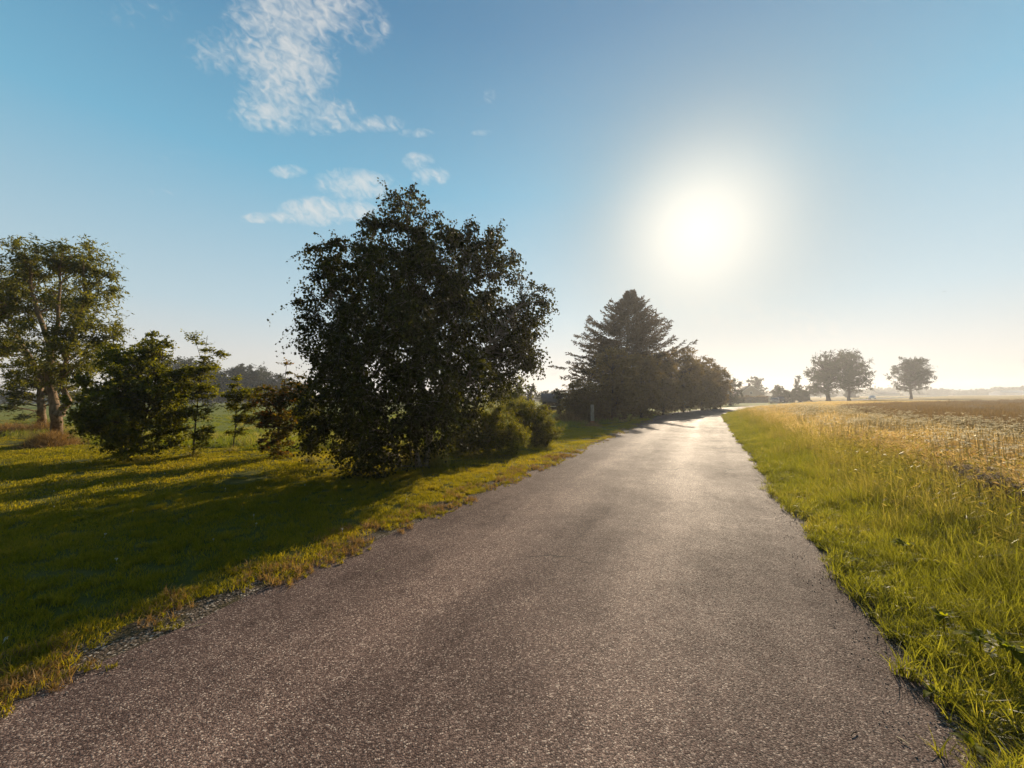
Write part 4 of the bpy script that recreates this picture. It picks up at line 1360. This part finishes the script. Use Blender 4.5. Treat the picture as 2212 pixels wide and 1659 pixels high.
gt = 'uncut grass tufts round the tree feet'
tuft(112, 964, 'big mound of dry reddish grass round the tall ash trunk', M['dry_grass'], 3600, 1.15, .30, .70, 1, .010, group=gt)
tuft(150, 950, 'greener leafy tuft on the right side of the tall ash trunk', M['wild_grass'], 700, .9, .3, .75, 2, .010, group=gt)
tuft(20, 938, 'mound of dry grass near the left edge of the lawn', M['dry_grass'], 2600, 1.9, .3, .75, 3, .012, group=gt)
tuft(92, 938, 'dry grass round the foot of the second shorter ash', M['dry_grass'], 1500, 1.6, .3, .9, 4, .012, group=gt)
tuft(285, 984, 'dark grass under the hazel bush', M['meadow_grass'], 700, .9, .08, .25, 5, .008, group=gt)
tuft(418, 986, 'small dark tuft round the foot of the tallest sapling', M['wild_grass'], 450, .42, .08, .24, 6, .006, group=gt)
tuft(503, 977, 'small tuft round the foot of the tiered sapling', M['wild_grass'], 420, .42, .10, .26, 7, .006, group=gt)
tuft(600, 987, 'grass tuft under the reddish tinged tree', M['meadow_grass'], 500, .55, .06, .22, 8, .006, group=gt)
tuft(673, 1002, 'upright tuft round the thin sapling stem under the birch', M['wild_grass'], 500, .36, .12, .38, 9, .005, group=gt)
tuft(925, 1003, 'tall olive grass round the pale foot of the birch', M['wild_grass'], 1600, .7, .3, .75, 10, .007, .6, group=gt)
tuft(890, 1000, 'second tall grass clump left of the birch foot', M['wild_grass'], 900, .55, .2, .6, 11, .007, .7, group=gt)
tuft(1280, 922, 'rusty grass clump round the wooden post', M['dry_grass'], 1100, .9, .12, .34, 12, .015, group=gt)
tuft(1225, 915, 'reddish dry grass clump left of the wooden post', M['dry_grass'], 1500, 1.8, .4, 1.0, 13, .02, group=gt)
tuft(1205, 893, 'pale grass clump below the garden shed', M['wild_grass'], 700, 2.0, .2, .5, 14, .03, group=gt)
tuft(560, 972, 'low dark tuft on the meadow edge right of the tiered sapling', M['meadow_grass'], 900, 1.1, .12, .34, 15, .008, group=gt)
tuft(640, 975, 'low tuft on the meadow edge left of the birch', M['meadow_grass'], 700, 1.0, .12, .34, 16, .008, group=gt)

# ------------------------------------------------------------ wooden post
pp = at(1280, 921)
post = empty('wooden_post', tuple(pp), 'square weathered wooden post with a rusty orange foot in front of the bushes', 'post')
bm = bmesh.new()
bmesh.ops.create_cube(bm, size=1)
for v in bm.verts:
    v.co.x *= .17
    v.co.y *= .17
    v.co.z = v.co.z * .95 + .30 + .475
bmesh.ops.bevel(bm, geom=bm.edges[:], offset=.012, segments=2, affect='EDGES')
me = bpy.data.meshes.new('shaft')
bm.to_mesh(me)
bm.free()
me.materials.append(M['post_wood'])
o = bpy.data.objects.new('shaft', me)
C.objects.link(o)
o.parent = post
bm = bmesh.new()
bmesh.ops.create_cube(bm, size=1)
for v in bm.verts:
    v.co.x *= .185
    v.co.y *= .185
    v.co.z = v.co.z * .32 + .16
bmesh.ops.bevel(bm, geom=bm.edges[:], offset=.01, segments=2, affect='EDGES')
me = bpy.data.meshes.new('foot')
bm.to_mesh(me)
bm.free()
me.materials.append(M['post_foot'])
o = bpy.data.objects.new('foot', me)
C.objects.link(o)
o.parent = post


# ------------------------------------------------------------ buildings
def house(name, label, cat, loc, rz, W_, Ln, eave, ridge, wall, roof, over=.35, windows=(), doors=(), chimney=None, skylights=(), trim=True, group=None):
    """gable towards local -Y; W_ wide in X, Ln long in Y"""
    h = empty(name, loc, label, cat, group, rz)
    hw_ = W_ / 2
    mb = MB()
    V = [(-hw_, 0, 0), (hw_, 0, 0), (hw_, 0, eave), (0, 0, ridge), (-hw_, 0, eave), (-hw_, Ln, 0), (hw_, Ln, 0), (hw_, Ln, eave), (0, Ln, ridge), (-hw_, Ln, eave), (0, 0, 0), (0, Ln, 0)]
    mb.add(V, [[0, 10, 3, 4], [10, 1, 2, 3], [5, 9, 8, 11], [11, 8, 7, 6], [1, 6, 7, 2], [0, 4, 9, 5]])
    mb.obj('wall', wall, h)
    sl = math.atan2(ridge - eave, hw_)
    Lr = math.hypot(ridge - eave, hw_) + over
    mb = MB()
    th = .14
    for s_ in (-1, 1):
        ex, ez = s_ * math.cos(sl) * Lr, ridge - math.sin(sl) * Lr
        nx, nz = s_ * math.sin(sl) * th, math.cos(sl) * th
        y0, y1 = -over, Ln + over
        V = [(0, y0, ridge + .005), (ex, y0, ez + .005), (ex, y1, ez + .005), (0, y1, ridge + .005), (0 + 0, y0, ridge + th * 1.15), (ex + nx, y0, ez + nz), (ex + nx, y1, ez + nz), (0, y1, ridge + th * 1.15)]
        mb.add(V, [[0, 1, 2, 3], [4, 7, 6, 5], [0, 4, 5, 1], [1, 5, 6, 2], [2, 6, 7, 3]])
    rf = mb.obj('roof', roof, h)
    if trim:
        mb = MB()
        for s_ in (-1, 1):
            ex, ez = s_ * math.cos(sl) * Lr, ridge - math.sin(sl) * Lr
            V = [(0, -over - .05, ridge - .06), (ex, -over - .05, ez - .06), (ex, -over - .05, ez + .2), (0, -over - .05, ridge + .2),
                 (0, -over - .01, ridge - .06), (ex, -over - .01, ez - .06), (ex, -over - .01, ez + .2), (0, -over - .01, ridge + .2)]
            mb.add(V, [[0, 1, 2, 3], [4, 7, 6, 5], [0, 4, 5, 1], [3, 2, 6, 7], [1, 5, 6, 2]])
        mb.obj('barge_board', M['trim'], h)
    if chimney:
        mb = MB()
        cx_, cy_ = chimney
        mb.box((cx_, cy_, ridge + .25), (.6, .6, 1.5))
        mb.box((cx_, cy_, ridge + 1.03), (.72, .72, .08))
        mb.obj('chimney', M['tile'], rf)
    for (side, u, z, w_, hh) in windows:
        fr, gl_ = MB(), MB()
        if side == 'gable':
            for dx_ in (-w_ / 2, w_ / 2):
                fr.box((u + dx_, -.04, z), (.09, .08, hh + .09))
            for dz_ in (-hh / 2, hh / 2):
                fr.box((u, -.036, z + dz_), (w_, .07, .09))
            fr.box((u, -.033, z), (.07, .06, hh))
            gl_.box((u, -.012, z), (w_ - .05, .02, hh - .05))
        else:
            x_ = hw_
            for dy_ in (-w_ / 2, w_ / 2):
                fr.box((x_ + .04, u + dy_, z), (.08, .09, hh + .09))
            for dz_ in (-hh / 2, hh / 2):
                fr.box((x_ + .036, u, z + dz_), (.07, w_, .09))
            gl_.box((x_ + .012, u, z), (.02, w_ - .05, hh - .05))
        wf = fr.obj('window', M['trim'], h)
        gl_.obj('pane', M['glass'], wf)
    for (u, w_, hh) in doors:
        mb = MB()
        mb.box((hw_ + .025, u, hh / 2), (.05, w_, hh))
        mb.obj('door', M['dark_paint'], h)
    for (u, v) in skylights:
        mb = MB()
        cx_, cz = math.cos(sl) * v, ridge - math.sin(sl) * v
        nx, nz = math.sin(sl), math.cos(sl)
        tx, tz = math.cos(sl), -math.sin(sl)
        c_ = np.array([cx_ + nx * .2, u, cz + nz * .2])
        T = np.array([tx, 0, tz]) * .55
        B = np.array([0, .4, 0])
        Nn = np.array([nx, 0, nz]) * .06
        V = [c_ - T - B - Nn, c_ + T - B - Nn, c_ + T + B - Nn, c_ - T + B - Nn, c_ - T - B + Nn, c_ + T - B + Nn, c_ + T + B + Nn, c_ - T + B + Nn]
        mb.add(V, [[0, 3, 2, 1], [4, 5, 6, 7], [0, 1, 5, 4], [1, 2, 6, 5], [2, 3, 7, 6], [3, 0, 4, 7]])
        mb.obj('skylight', M['lamp'], rf)
    return h


hx = atd(1615, 860, 140)
house('house', 'pale gabled house with brown tiled roof behind the long hedge', 'house', (hx[0], 138, 0), R(-16), 8.6, 13, 2.5, 6.0, M['wall'], M['tile'], .5,
      windows=[('gable', .1, 3.5, .7, .9), ('gable', -1.2, 1.5, 1.1, 1.1), ('gable', 1.6, 1.5, 1.1, 1.1), ('side', 4, 1.5, 1.2, 1.1), ('side', 9, 1.5, 1.2, 1.1)], doors=[(6.5, 1.0, 2.1)], chimney=(0, 1.6), skylights=[(3.0, 2.0), (6.4, 2.4)])
gx = atd(1658, 868, 132)
house('garage', 'low white outbuilding with a dark door beside the gabled house', 'outbuilding', (gx[0] - 1.2, 130, 0), R(-16), 4.2, 5, 1.6, 2.2, M['white'], M['slate'], .2,
      windows=[('gable', 1.0, .95, 1.0, .9)], trim=False)
ox = atd(1586, 868, 108)
house('barn', 'dark tall roofed barn half hidden by the tree at the bend', 'barn', (ox[0], 112, 0), R(70), 5.0, 3.6, 2.6, 5.4, M['shed_wood'], M['slate'], .25, trim=False)
shx = atd(1188, 880, 50)
house('garden_shed', 'small dark timber shed with slate roof left of the spruce', 'shed', (shx[0] + 1.2, 50, 0), R(90), 3.2, 2.15, 1.18, 2.12, M['shed_wood'], M['slate'], .18, doors=[(1.0, .7, 1.1)], trim=True)
bx_ = atd(2182, 856, 330)
house('farm_barn', 'long low white barn on the far right horizon', 'barn', (bx_[0] + 10, 330, float(hgt_at(bx_[0], 330))), R(90), 10, 22, 2.4, 4.2, M['white'], M['trim'], .3, trim=False)
bx_ = atd(1912, 856, 330)
house('farmhouse', 'low dark roofed farmhouse on the horizon left of the lone tree', 'house', (bx_[0] + 8, 330, float(hgt_at(bx_[0], 330))), R(90), 9, 17, 1.6, 4.0, M['wall'], M['slate'], .3, trim=False)

# bench-like board beside the shed
o = empty('garden_bench', tuple(atd(1162, 880, 47) * [1, 1, 0]), 'low pale garden bench on the grass left of the shed', 'bench')
mb = MB(); mb.box((0, 0, .42), (1.3, .38, .05)); mb.obj('seat', M['trim'], o)
for sx in (-.5, .5):
    mb = MB(); mb.box((sx, 0, .195), (.07, .34, .395)); mb.obj('leg', M['shed_wood'], o)
o = empty('rail_fence', tuple(atd(1212, 880, 44) * [1, 1, 0]), 'low pale rail on short posts right of the shed', 'fence')
mb = MB(); mb.box((0, 0, .72), (2.4, .05, .08)); mb.obj('rail', M['trim'], o)
for sx in (-1.1, 0, 1.1):
    mb = MB(); mb.box((sx, .05, .38), (.07, .045, .76)); mb.obj('post', M['shed_wood'], o)
# pale pole by the house
px_ = atd(1666, 868, 125)
o = empty('flagpole', (px_[0], 125, 0), 'thin pale pole between the house and the clump of trees', 'pole')
mb = MB(); mb.tube([(0, 0, 0), (0, 0, 4.6)], [.06, .04], 8); mb.obj('shaft', M['trim'], o)
mb = MB(); mb.tube([(0, 0, 4.6), (0, 0, 4.66), (0, 0, 4.72), (0, 0, 4.76)], [.04, .08, .08, .01], 8); mb.obj('cap', M['trim'], o)


# ------------------------------------------------------------ cars
def car(label, loc, rz, paint, L=4.3, W_=1.76, H=1.46, suv=False, group=None):
    c_ = empty('car', loc, label, 'car', group, rz)
    hh = L / 2
    if suv:
        prof = [(-hh, .35), (-hh, .85), (-hh + .10, 1.02), (-hh + .35, H - .08), (-hh + .7, H), (.5, H), (1.15, 1.06), (hh - .15, .92), (hh, .72), (hh, .35)]
    else:
        prof = [(-hh, .32), (-hh, .72), (-hh + .15, .95), (-hh + .75, H - .10), (-hh + 1.3, H), (.35, H - .02), (1.05, .97), (hh - .25, .78), (hh, .6), (hh, .32)]
    belt = .95 if not suv else 1.03
    bm = bmesh.new()
    rows = []
    for (x, z) in prof:
        k = 1.0 if z <= belt + .05 else 1 - .22 * (z - belt) / (H - belt)
        e_ = .93 if abs(x) > hh - .2 else 1.0
        rows.append([bm.verts.new((x, s_ * W_ / 2 * k * e_, z)) for s_ in (-1, 1)])
    n = len(rows)
    for i_ in range(n):
        a_, b_ = rows[i_], rows[(i_ + 1) % n]
        bm.faces.new((a_[0], a_[1], b_[1], b_[0]))
    bm.faces.new([r_[0] for r_ in reversed(rows)])
    bm.faces.new([r_[1] for r_ in rows])
    bmesh.ops.recalc_face_normals(bm, faces=bm.faces[:])
    bmesh.ops.bevel(bm, geom=bm.edges[:], offset=.05, segments=2, affect='EDGES')
    me = bpy.data.meshes.new('body')
    bm.to_mesh(me)
    bm.free()
    me.materials.append(paint)
    o = bpy.data.objects.new('body', me)
    C.objects.link(o)
    o.parent = c_
    # glass: windscreen, rear window, side windows (thin panels set just proud of the body)
    def panel(name, quad, nrm, mat):
        q = [Vector(v) for v in quad]
        nv = Vector(nrm).normalized() * .012
        mb = MB()
        V = [tuple(v + nv) for v in q] + [tuple(v - nv) for v in q]
        mb.add(V, [[0, 1, 2, 3], [7, 6, 5, 4], [0, 4, 5, 1], [1, 5, 6, 2], [2, 6, 7, 3], [3, 7, 4, 0]])
        return mb.obj(name, mat, c_)
    top_x = prof[5][0]
    ws = W_ / 2 * .80
    hx_ = prof[6][0]
    panel('windscreen', [(hx_ - .06, -ws, prof[6][1] + .06), (hx_ - .06, ws, prof[6][1] + .06), (top_x + .08, ws * .92, H - .08), (top_x + .08, -ws * .92, H - .08)], (1, 0, .9), M['glass'])
    rb, rt = prof[2], prof[3]
    panel('rear_window', [(rb[0] + .02, ws, rb[1] + .08), (rb[0] + .02, -ws, rb[1] + .08), (rt[0] - .02, -ws * .92, rt[1] - .04), (rt[0] - .02, ws * .92, rt[1] - .04)], (-1, 0, .6), M['glass'])
    for s_ in (-1, 1):
        y0, y1 = s_ * (W_ / 2 + .004), s_ * (W_ / 2 * .82 + .012)
        for xa_, xb_, xc, xd in ((prof[2][0] + .35, -.15, -.15, prof[4][0] + .05), (-.07, hx_ - .25, top_x - .02, -.07)):
            panel('side_window', [(xa_, y0 * .985, belt + .03), (xb_, y0 * .985, belt + .03), (xc, y1, H - .12), (xd, y1, H - .12)], (0, s_, .3), M['glass'])
        for x_ in (-hh + .80, hh - .82):
            mb = MB()
            k = 18
            R_ = .32
            y_ = s_ * (W_ / 2 - .10)
            pts = [(x_, y_ - .10, R_), (x_, y_ - .10, R_ + 1e-6), (x_, y_ + .11, R_ + 1e-6), (x_, y_ + .11, R_)]
            a_ = np.arange(k) * 2 * np.pi / k
            for (ra, ya_, rb_, yb_) in ((R_, -.1, R_, .1), (R_, .1 * 1, .2, .115), (.2, -.115, R_, -.1)):
                c1 = np.stack([x_ + ra * np.cos(a_), np.full(k, y_ + ya_), R_ + ra * np.sin(a_)], 1)
                c2 = np.stack([x_ + rb_ * np.cos(a_), np.full(k, y_ + yb_), R_ + rb_ * np.sin(a_)], 1)
                ii = np.arange(k)
                mb.add(np.concatenate([c1, c2]), np.stack([ii, (ii + 1) % k, k + (ii + 1) % k, k + ii], 1))
            wh = mb.obj('wheel', M['rubber'], c_)
            mb = MB()
            c1 = np.stack([x_ + .2 * np.cos(a_), np.full(k, y_ + s_ * .112), R_ + .2 * np.sin(a_)], 1)
            c2 = np.stack([x_ + .03 * np.cos(a_), np.full(k, y_ + s_ * .09), R_ + .03 * np.sin(a_)], 1)
            ii = np.arange(k)
            mb.add(np.concatenate([c1, c2]), np.stack([ii, (ii + 1) % k, k + (ii + 1) % k, k + ii], 1))
            mb.obj('rim', M['rim'], wh)
        mb = MB(); mb.box((hh - .03, s_ * W_ * .36, .66), (.10, .34, .13)); mb.obj('headlight', M['lamp'], c_)
        mb = MB(); mb.box((-hh + .02, s_ * W_ * .38, .80), (.08, .22, .22)); mb.obj('tail_light', M['post_foot'], c_)
        mb = MB(); mb.box((hx_ - .35, s_ * (W_ / 2 + .07), belt + .06), (.12, .16, .12)); mb.obj('wing_mirror', paint, c_)
    return c_


cq = .228
cx_ = (92 + 238 * cq - 1.0, 113 + 187 * cq)
car('small white hatchback driving on the far road behind the brown crop', (cx_[0], cx_[1], float(hgt_at(*cx_)) + .045), math.atan2(187, 238) + math.pi, M['white_paint'])
cx_ = atd(1674, 869, 100)
car('grey parked car nearer of the two beside the house', (cx_[0], 100, .02), R(-128), M['silver_paint'], 4.6, 1.85, 1.7, True, 'cars parked beside the house')
cx_ = atd(1684, 869, 106)
car('dark parked car just behind the grey one beside the house', (cx_[0] + .3, 106, .02), R(-128), M['dark_paint'], 4.7, 1.9, 1.95, True, 'cars parked beside the house')

# ------------------------------------------------------------ small plants and bits near the camera
def weed(px, py, label, n, L, seed, mat='weed_leaf', tall=.12, group='broad leaved weeds in the verge', z=0.0):
    rg = np.random.default_rng(seed)
    c_ = at(px, py, z)
    c_[2] = 0.01
    root = empty('broadleaf_weed', tuple(c_), label, 'weed', group)
    for k in range(n):
        a_ = rg.uniform(0, 6.28)
        el = rg.uniform(.15, .9)
        d = np.array([math.cos(a_) * math.cos(el), math.sin(a_) * math.cos(el), math.sin(el)])
        Lk = L * .72 * rg.uniform(.7, 1.2)
        sdv_ = np.cross(d, [0, 0, 1.])
        sdv_ /= np.linalg.norm(sdv_)
        mb = MB()
        ns_ = 7
        V = []
        for t in np.linspace(0, 1, ns_):
            p_ = np.array([0, 0, tall * rg.uniform(.9, 1)]) + d * Lk * t - np.array([0, 0, Lk * .45 * t * t])
            wv = Lk * .17 * math.sin(math.pi * min(t * .93 + .06, 1))**.8 * (1 + .18 * math.sin(t * 19))
            V += [p_ - sdv_ * wv + [0, 0, wv * .35], p_, p_ + sdv_ * wv + [0, 0, wv * .35]]
        q = []
        for i_ in range(ns_ - 1):
            for j_ in range(2):
                q.append([i_ * 3 + j_, i_ * 3 + j_ + 1, (i_ + 1) * 3 + j_ + 1, (i_ + 1) * 3 + j_])
        mb.add(V, q, rg.uniform(0, 1))
        mb.obj('leaf', M[mat], root, smooth=True)
    mb = MB()
    mb.tube([(0, 0, 0), (.005, 0, tall * .6), (0, 0, tall)], [.005, .004, .003], 5)
    mb.obj('stem', M['juniper'], root)
    return root


weed(2010, 1520, 'yellow green leafy weed lying over the gritty road edge', 6, .13, 201, tall=.05)
weed(2105, 1640, 'bright yellow green weed low at the bottom right road edge', 7, .11, 202, tall=.05)
weed(2120, 1470, 'leafy weed in the grass just left of the dried white flower', 9, .15, 203, tall=.22)
weed(2190, 1500, 'bright broad leaved weed right of the dried white flower', 10, .17, 204, tall=.24)
weed(1850, 1240, 'small broad leaved weed low in the verge beside the road halfway up', 6, .12, 206, tall=.12)
weed(1960, 1225, 'upright broad leaved weed with lighter leaves in the verge', 7, .17, 207, tall=.2)
weed(2040, 1400, 'pale leafy weed standing in the verge above the road corner', 8, .13, 208, tall=.2)

rng = np.random.default_rng(55)
gth = 'dried seed head plants at the edge of the grain'
for k, (px, py, y, h, lab) in enumerate([(2072, 1008, 5.0, .9, 'leftmost tall plant with one fluffy dry seed head'), (2112, 1018, 4.7, .9, 'dry plant with a broad fluffy pinkish grey head'),
                                          (2140, 1030, 4.5, .88, 'dry seed head plant in the middle of the greyish cluster'), (2172, 1038, 4.4, .86, 'dry seed head plant leaning right in the greyish cluster'),
                                          (2205, 1050, 4.2, .85, 'dry seed head plant at the right picture edge'), (2010, 1050, 5.2, .72, 'short dark headed dry plant left of the fluffy ones'),
                                          (2040, 1060, 4.9, .75, 'slim dark headed dry plant beside the fluffy ones')]):
    tp = atd(px, py, y)
    b_ = tp * [1, 1, 0]
    root = empty('dry_thistle', tuple(b_), lab, 'wild plant', gth)
    st, hdm = MB(), MB()
    hh = tp[2]
    st.tube([(0, 0, 0), (.02, .01, hh * .5), (0, 0, hh)], [.006, .005, .003], 5)
    nbr = 7 if k < 5 else 4
    for q in range(nbr):
        z0_ = hh * rng.uniform(.72, .98)
        a_ = rng.uniform(0, 6.28)
        e_ = np.array([math.cos(a_) * .09, math.sin(a_) * .09, rng.uniform(.03, .12)]) * rng.uniform(.5, 1.2) + [0, 0, z0_]
        st.tube([(0, 0, z0_ - .03), e_], [.003, .002], 4)
        m_ = 46 if k < 5 else 16
        dd = unit(rng, m_)
        hdm.kites(e_ + dd * .006, dd + [0, 0, .4], rng.normal(size=(m_, 3)), .036 if k < 5 else .018, .006, rng.uniform(.3 if k < 5 else 0, 1 if k < 5 else .4, m_))
    st.obj('stem', M['thistle'], root)
    hdm.obj('seed_head', M['thistle'], root)
# dried white flower near the corner
c_ = at(2140, 1470)
root = empty('white_flower', tuple(c_), 'dried whitish flower spike among bright weeds near the bottom right', 'flower')
st, hdm = MB(), MB()
st.tube([(0, 0, 0), (.01, 0, .12), (0, .01, .25)], [.003, .003, .002], 5)
for q in range(7):
    z0_ = .15 + .017 * q
    dd = unit(rng, 14)
    hdm.kites(np.array([rng.uniform(-.02, .02), rng.uniform(-.02, .02), z0_]) + dd * .006, dd, rng.normal(size=(14, 3)), .022, .012, rng.uniform(0, 1, 14))
st.obj('stem', M['juniper'], root)
hdm.obj('petals', M['clover'], root)

# clover heads in the lawn
rng = np.random.default_rng(12)
mbp = []
for _ in range(2):
    mb = MB()
    dd = unit(rng, 12)
    mb.kites(np.array([0, 0, .05]) + dd * .003, dd, rng.normal(size=(12, 3)), .009, .007, rng.uniform(0, 1, 12))
    mb.tube([(0, 0, 0), (0, 0, .05)], .001, 3)
    mbp.append(proto('clover_head', mb, M['clover']))
P, s_ = fill(rng, lambda x, y: p_lawn(x, y) & (rng.uniform(size=x.shape) < .5), [(2, 12, .8)], azlim=(-60, 40))
scatter('clover_flowers', mbp, P, 'tiny whitish clover heads dotted over the lawn', 'clover', rng, .8, 1.3, .2)

# straws and twigs lying on the road edges
gs = 'bits of straw and twig lying on the asphalt'
for k, (px, py, ln, a_, lab, mt) in enumerate([(820, 1232, .10, .9, 'pale straw on the left road edge near the gravel strip', 'straw'), (1845, 1995 - 410, .05, .4, 'tiny dark twig on the asphalt toward the right', 'dark_bark'),
                                               (1010, 1100, .16, .6, 'pale straw on the left road edge farther up the road', 'straw'), (425, 1352, .12, .5, 'straw at the left road edge beside the dark lawn', 'straw'),
                                               (1950, 1600, .045, 1.9, 'small pale straw near the right edge of the asphalt', 'straw')]):
    c_ = at(px, py, .018)
    mb = MB()
    d = np.array([math.cos(a_), math.sin(a_), 0]) * ln / 2
    mb.tube([c_ - d, c_ + [0, .004, .003], c_ + d], [.0022, .0026, .0016], 5)
    tag(mb.obj('straw' if mt == 'straw' else 'twig', M[mt], loc=tuple(c_)), lab, 'straw' if mt == 'straw' else 'twig', gs)

# a bird far up right
bc = atd(2040, 630, 50)
bird = empty('bird', tuple(bc), 'tiny dark bird gliding in the sky at the right', 'bird', rz=.4)
bird.scale = (.55, .55, .55)
mb = MB()
mb.tube([(-.16, 0, 0), (-.1, 0, 0), (0, 0, .01), (.1, 0, 0), (.15, 0, 0)], [.008, .03, .045, .03, .008], 8)
mb.obj('body', M['bird'], bird, smooth=True)
for s_ in (-1, 1):
    mb = MB()
    V = [(-.06, 0, .02), (.06, 0, .02), (.04, s_ * .16, .08), (-.06, s_ * .16, .08), (.0, s_ * .34, .05), (-.05, s_ * .34, .05)]
    V2 = [(x, y, z - .01) for x, y, z in V]
    mb.add(V + V2, [[0, 1, 2, 3], [3, 2, 4, 5], [7, 6, 9, 8], [8, 9, 11, 10], [1, 7, 8, 2], [2, 8, 10, 4], [6, 0, 3, 9], [9, 3, 5, 11], [4, 10, 11, 5]])
    mb.obj('wing', M['bird'], bird)

# ------------------------------------------------------------ haze
m, b = newmat('haze')
pv = b.n('ShaderNodeVolumePrincipled')
pv.inputs['Color'].default_value = (.93, .93, .95, 1)
pv.inputs['Density'].default_value = 0.0009
pv.inputs['Anisotropy'].default_value = 0.50
o_ = b.n('ShaderNodeOutputMaterial')
b.put(o_.inputs['Volume'], pv.outputs[0])
mb = MB()
mb.box((0, 0, 8.5), (970, 970, 19.0))
hz = mb.obj('haze', m)
tag(hz, 'thin bright evening haze over the fields', 'haze', kind='stuff')
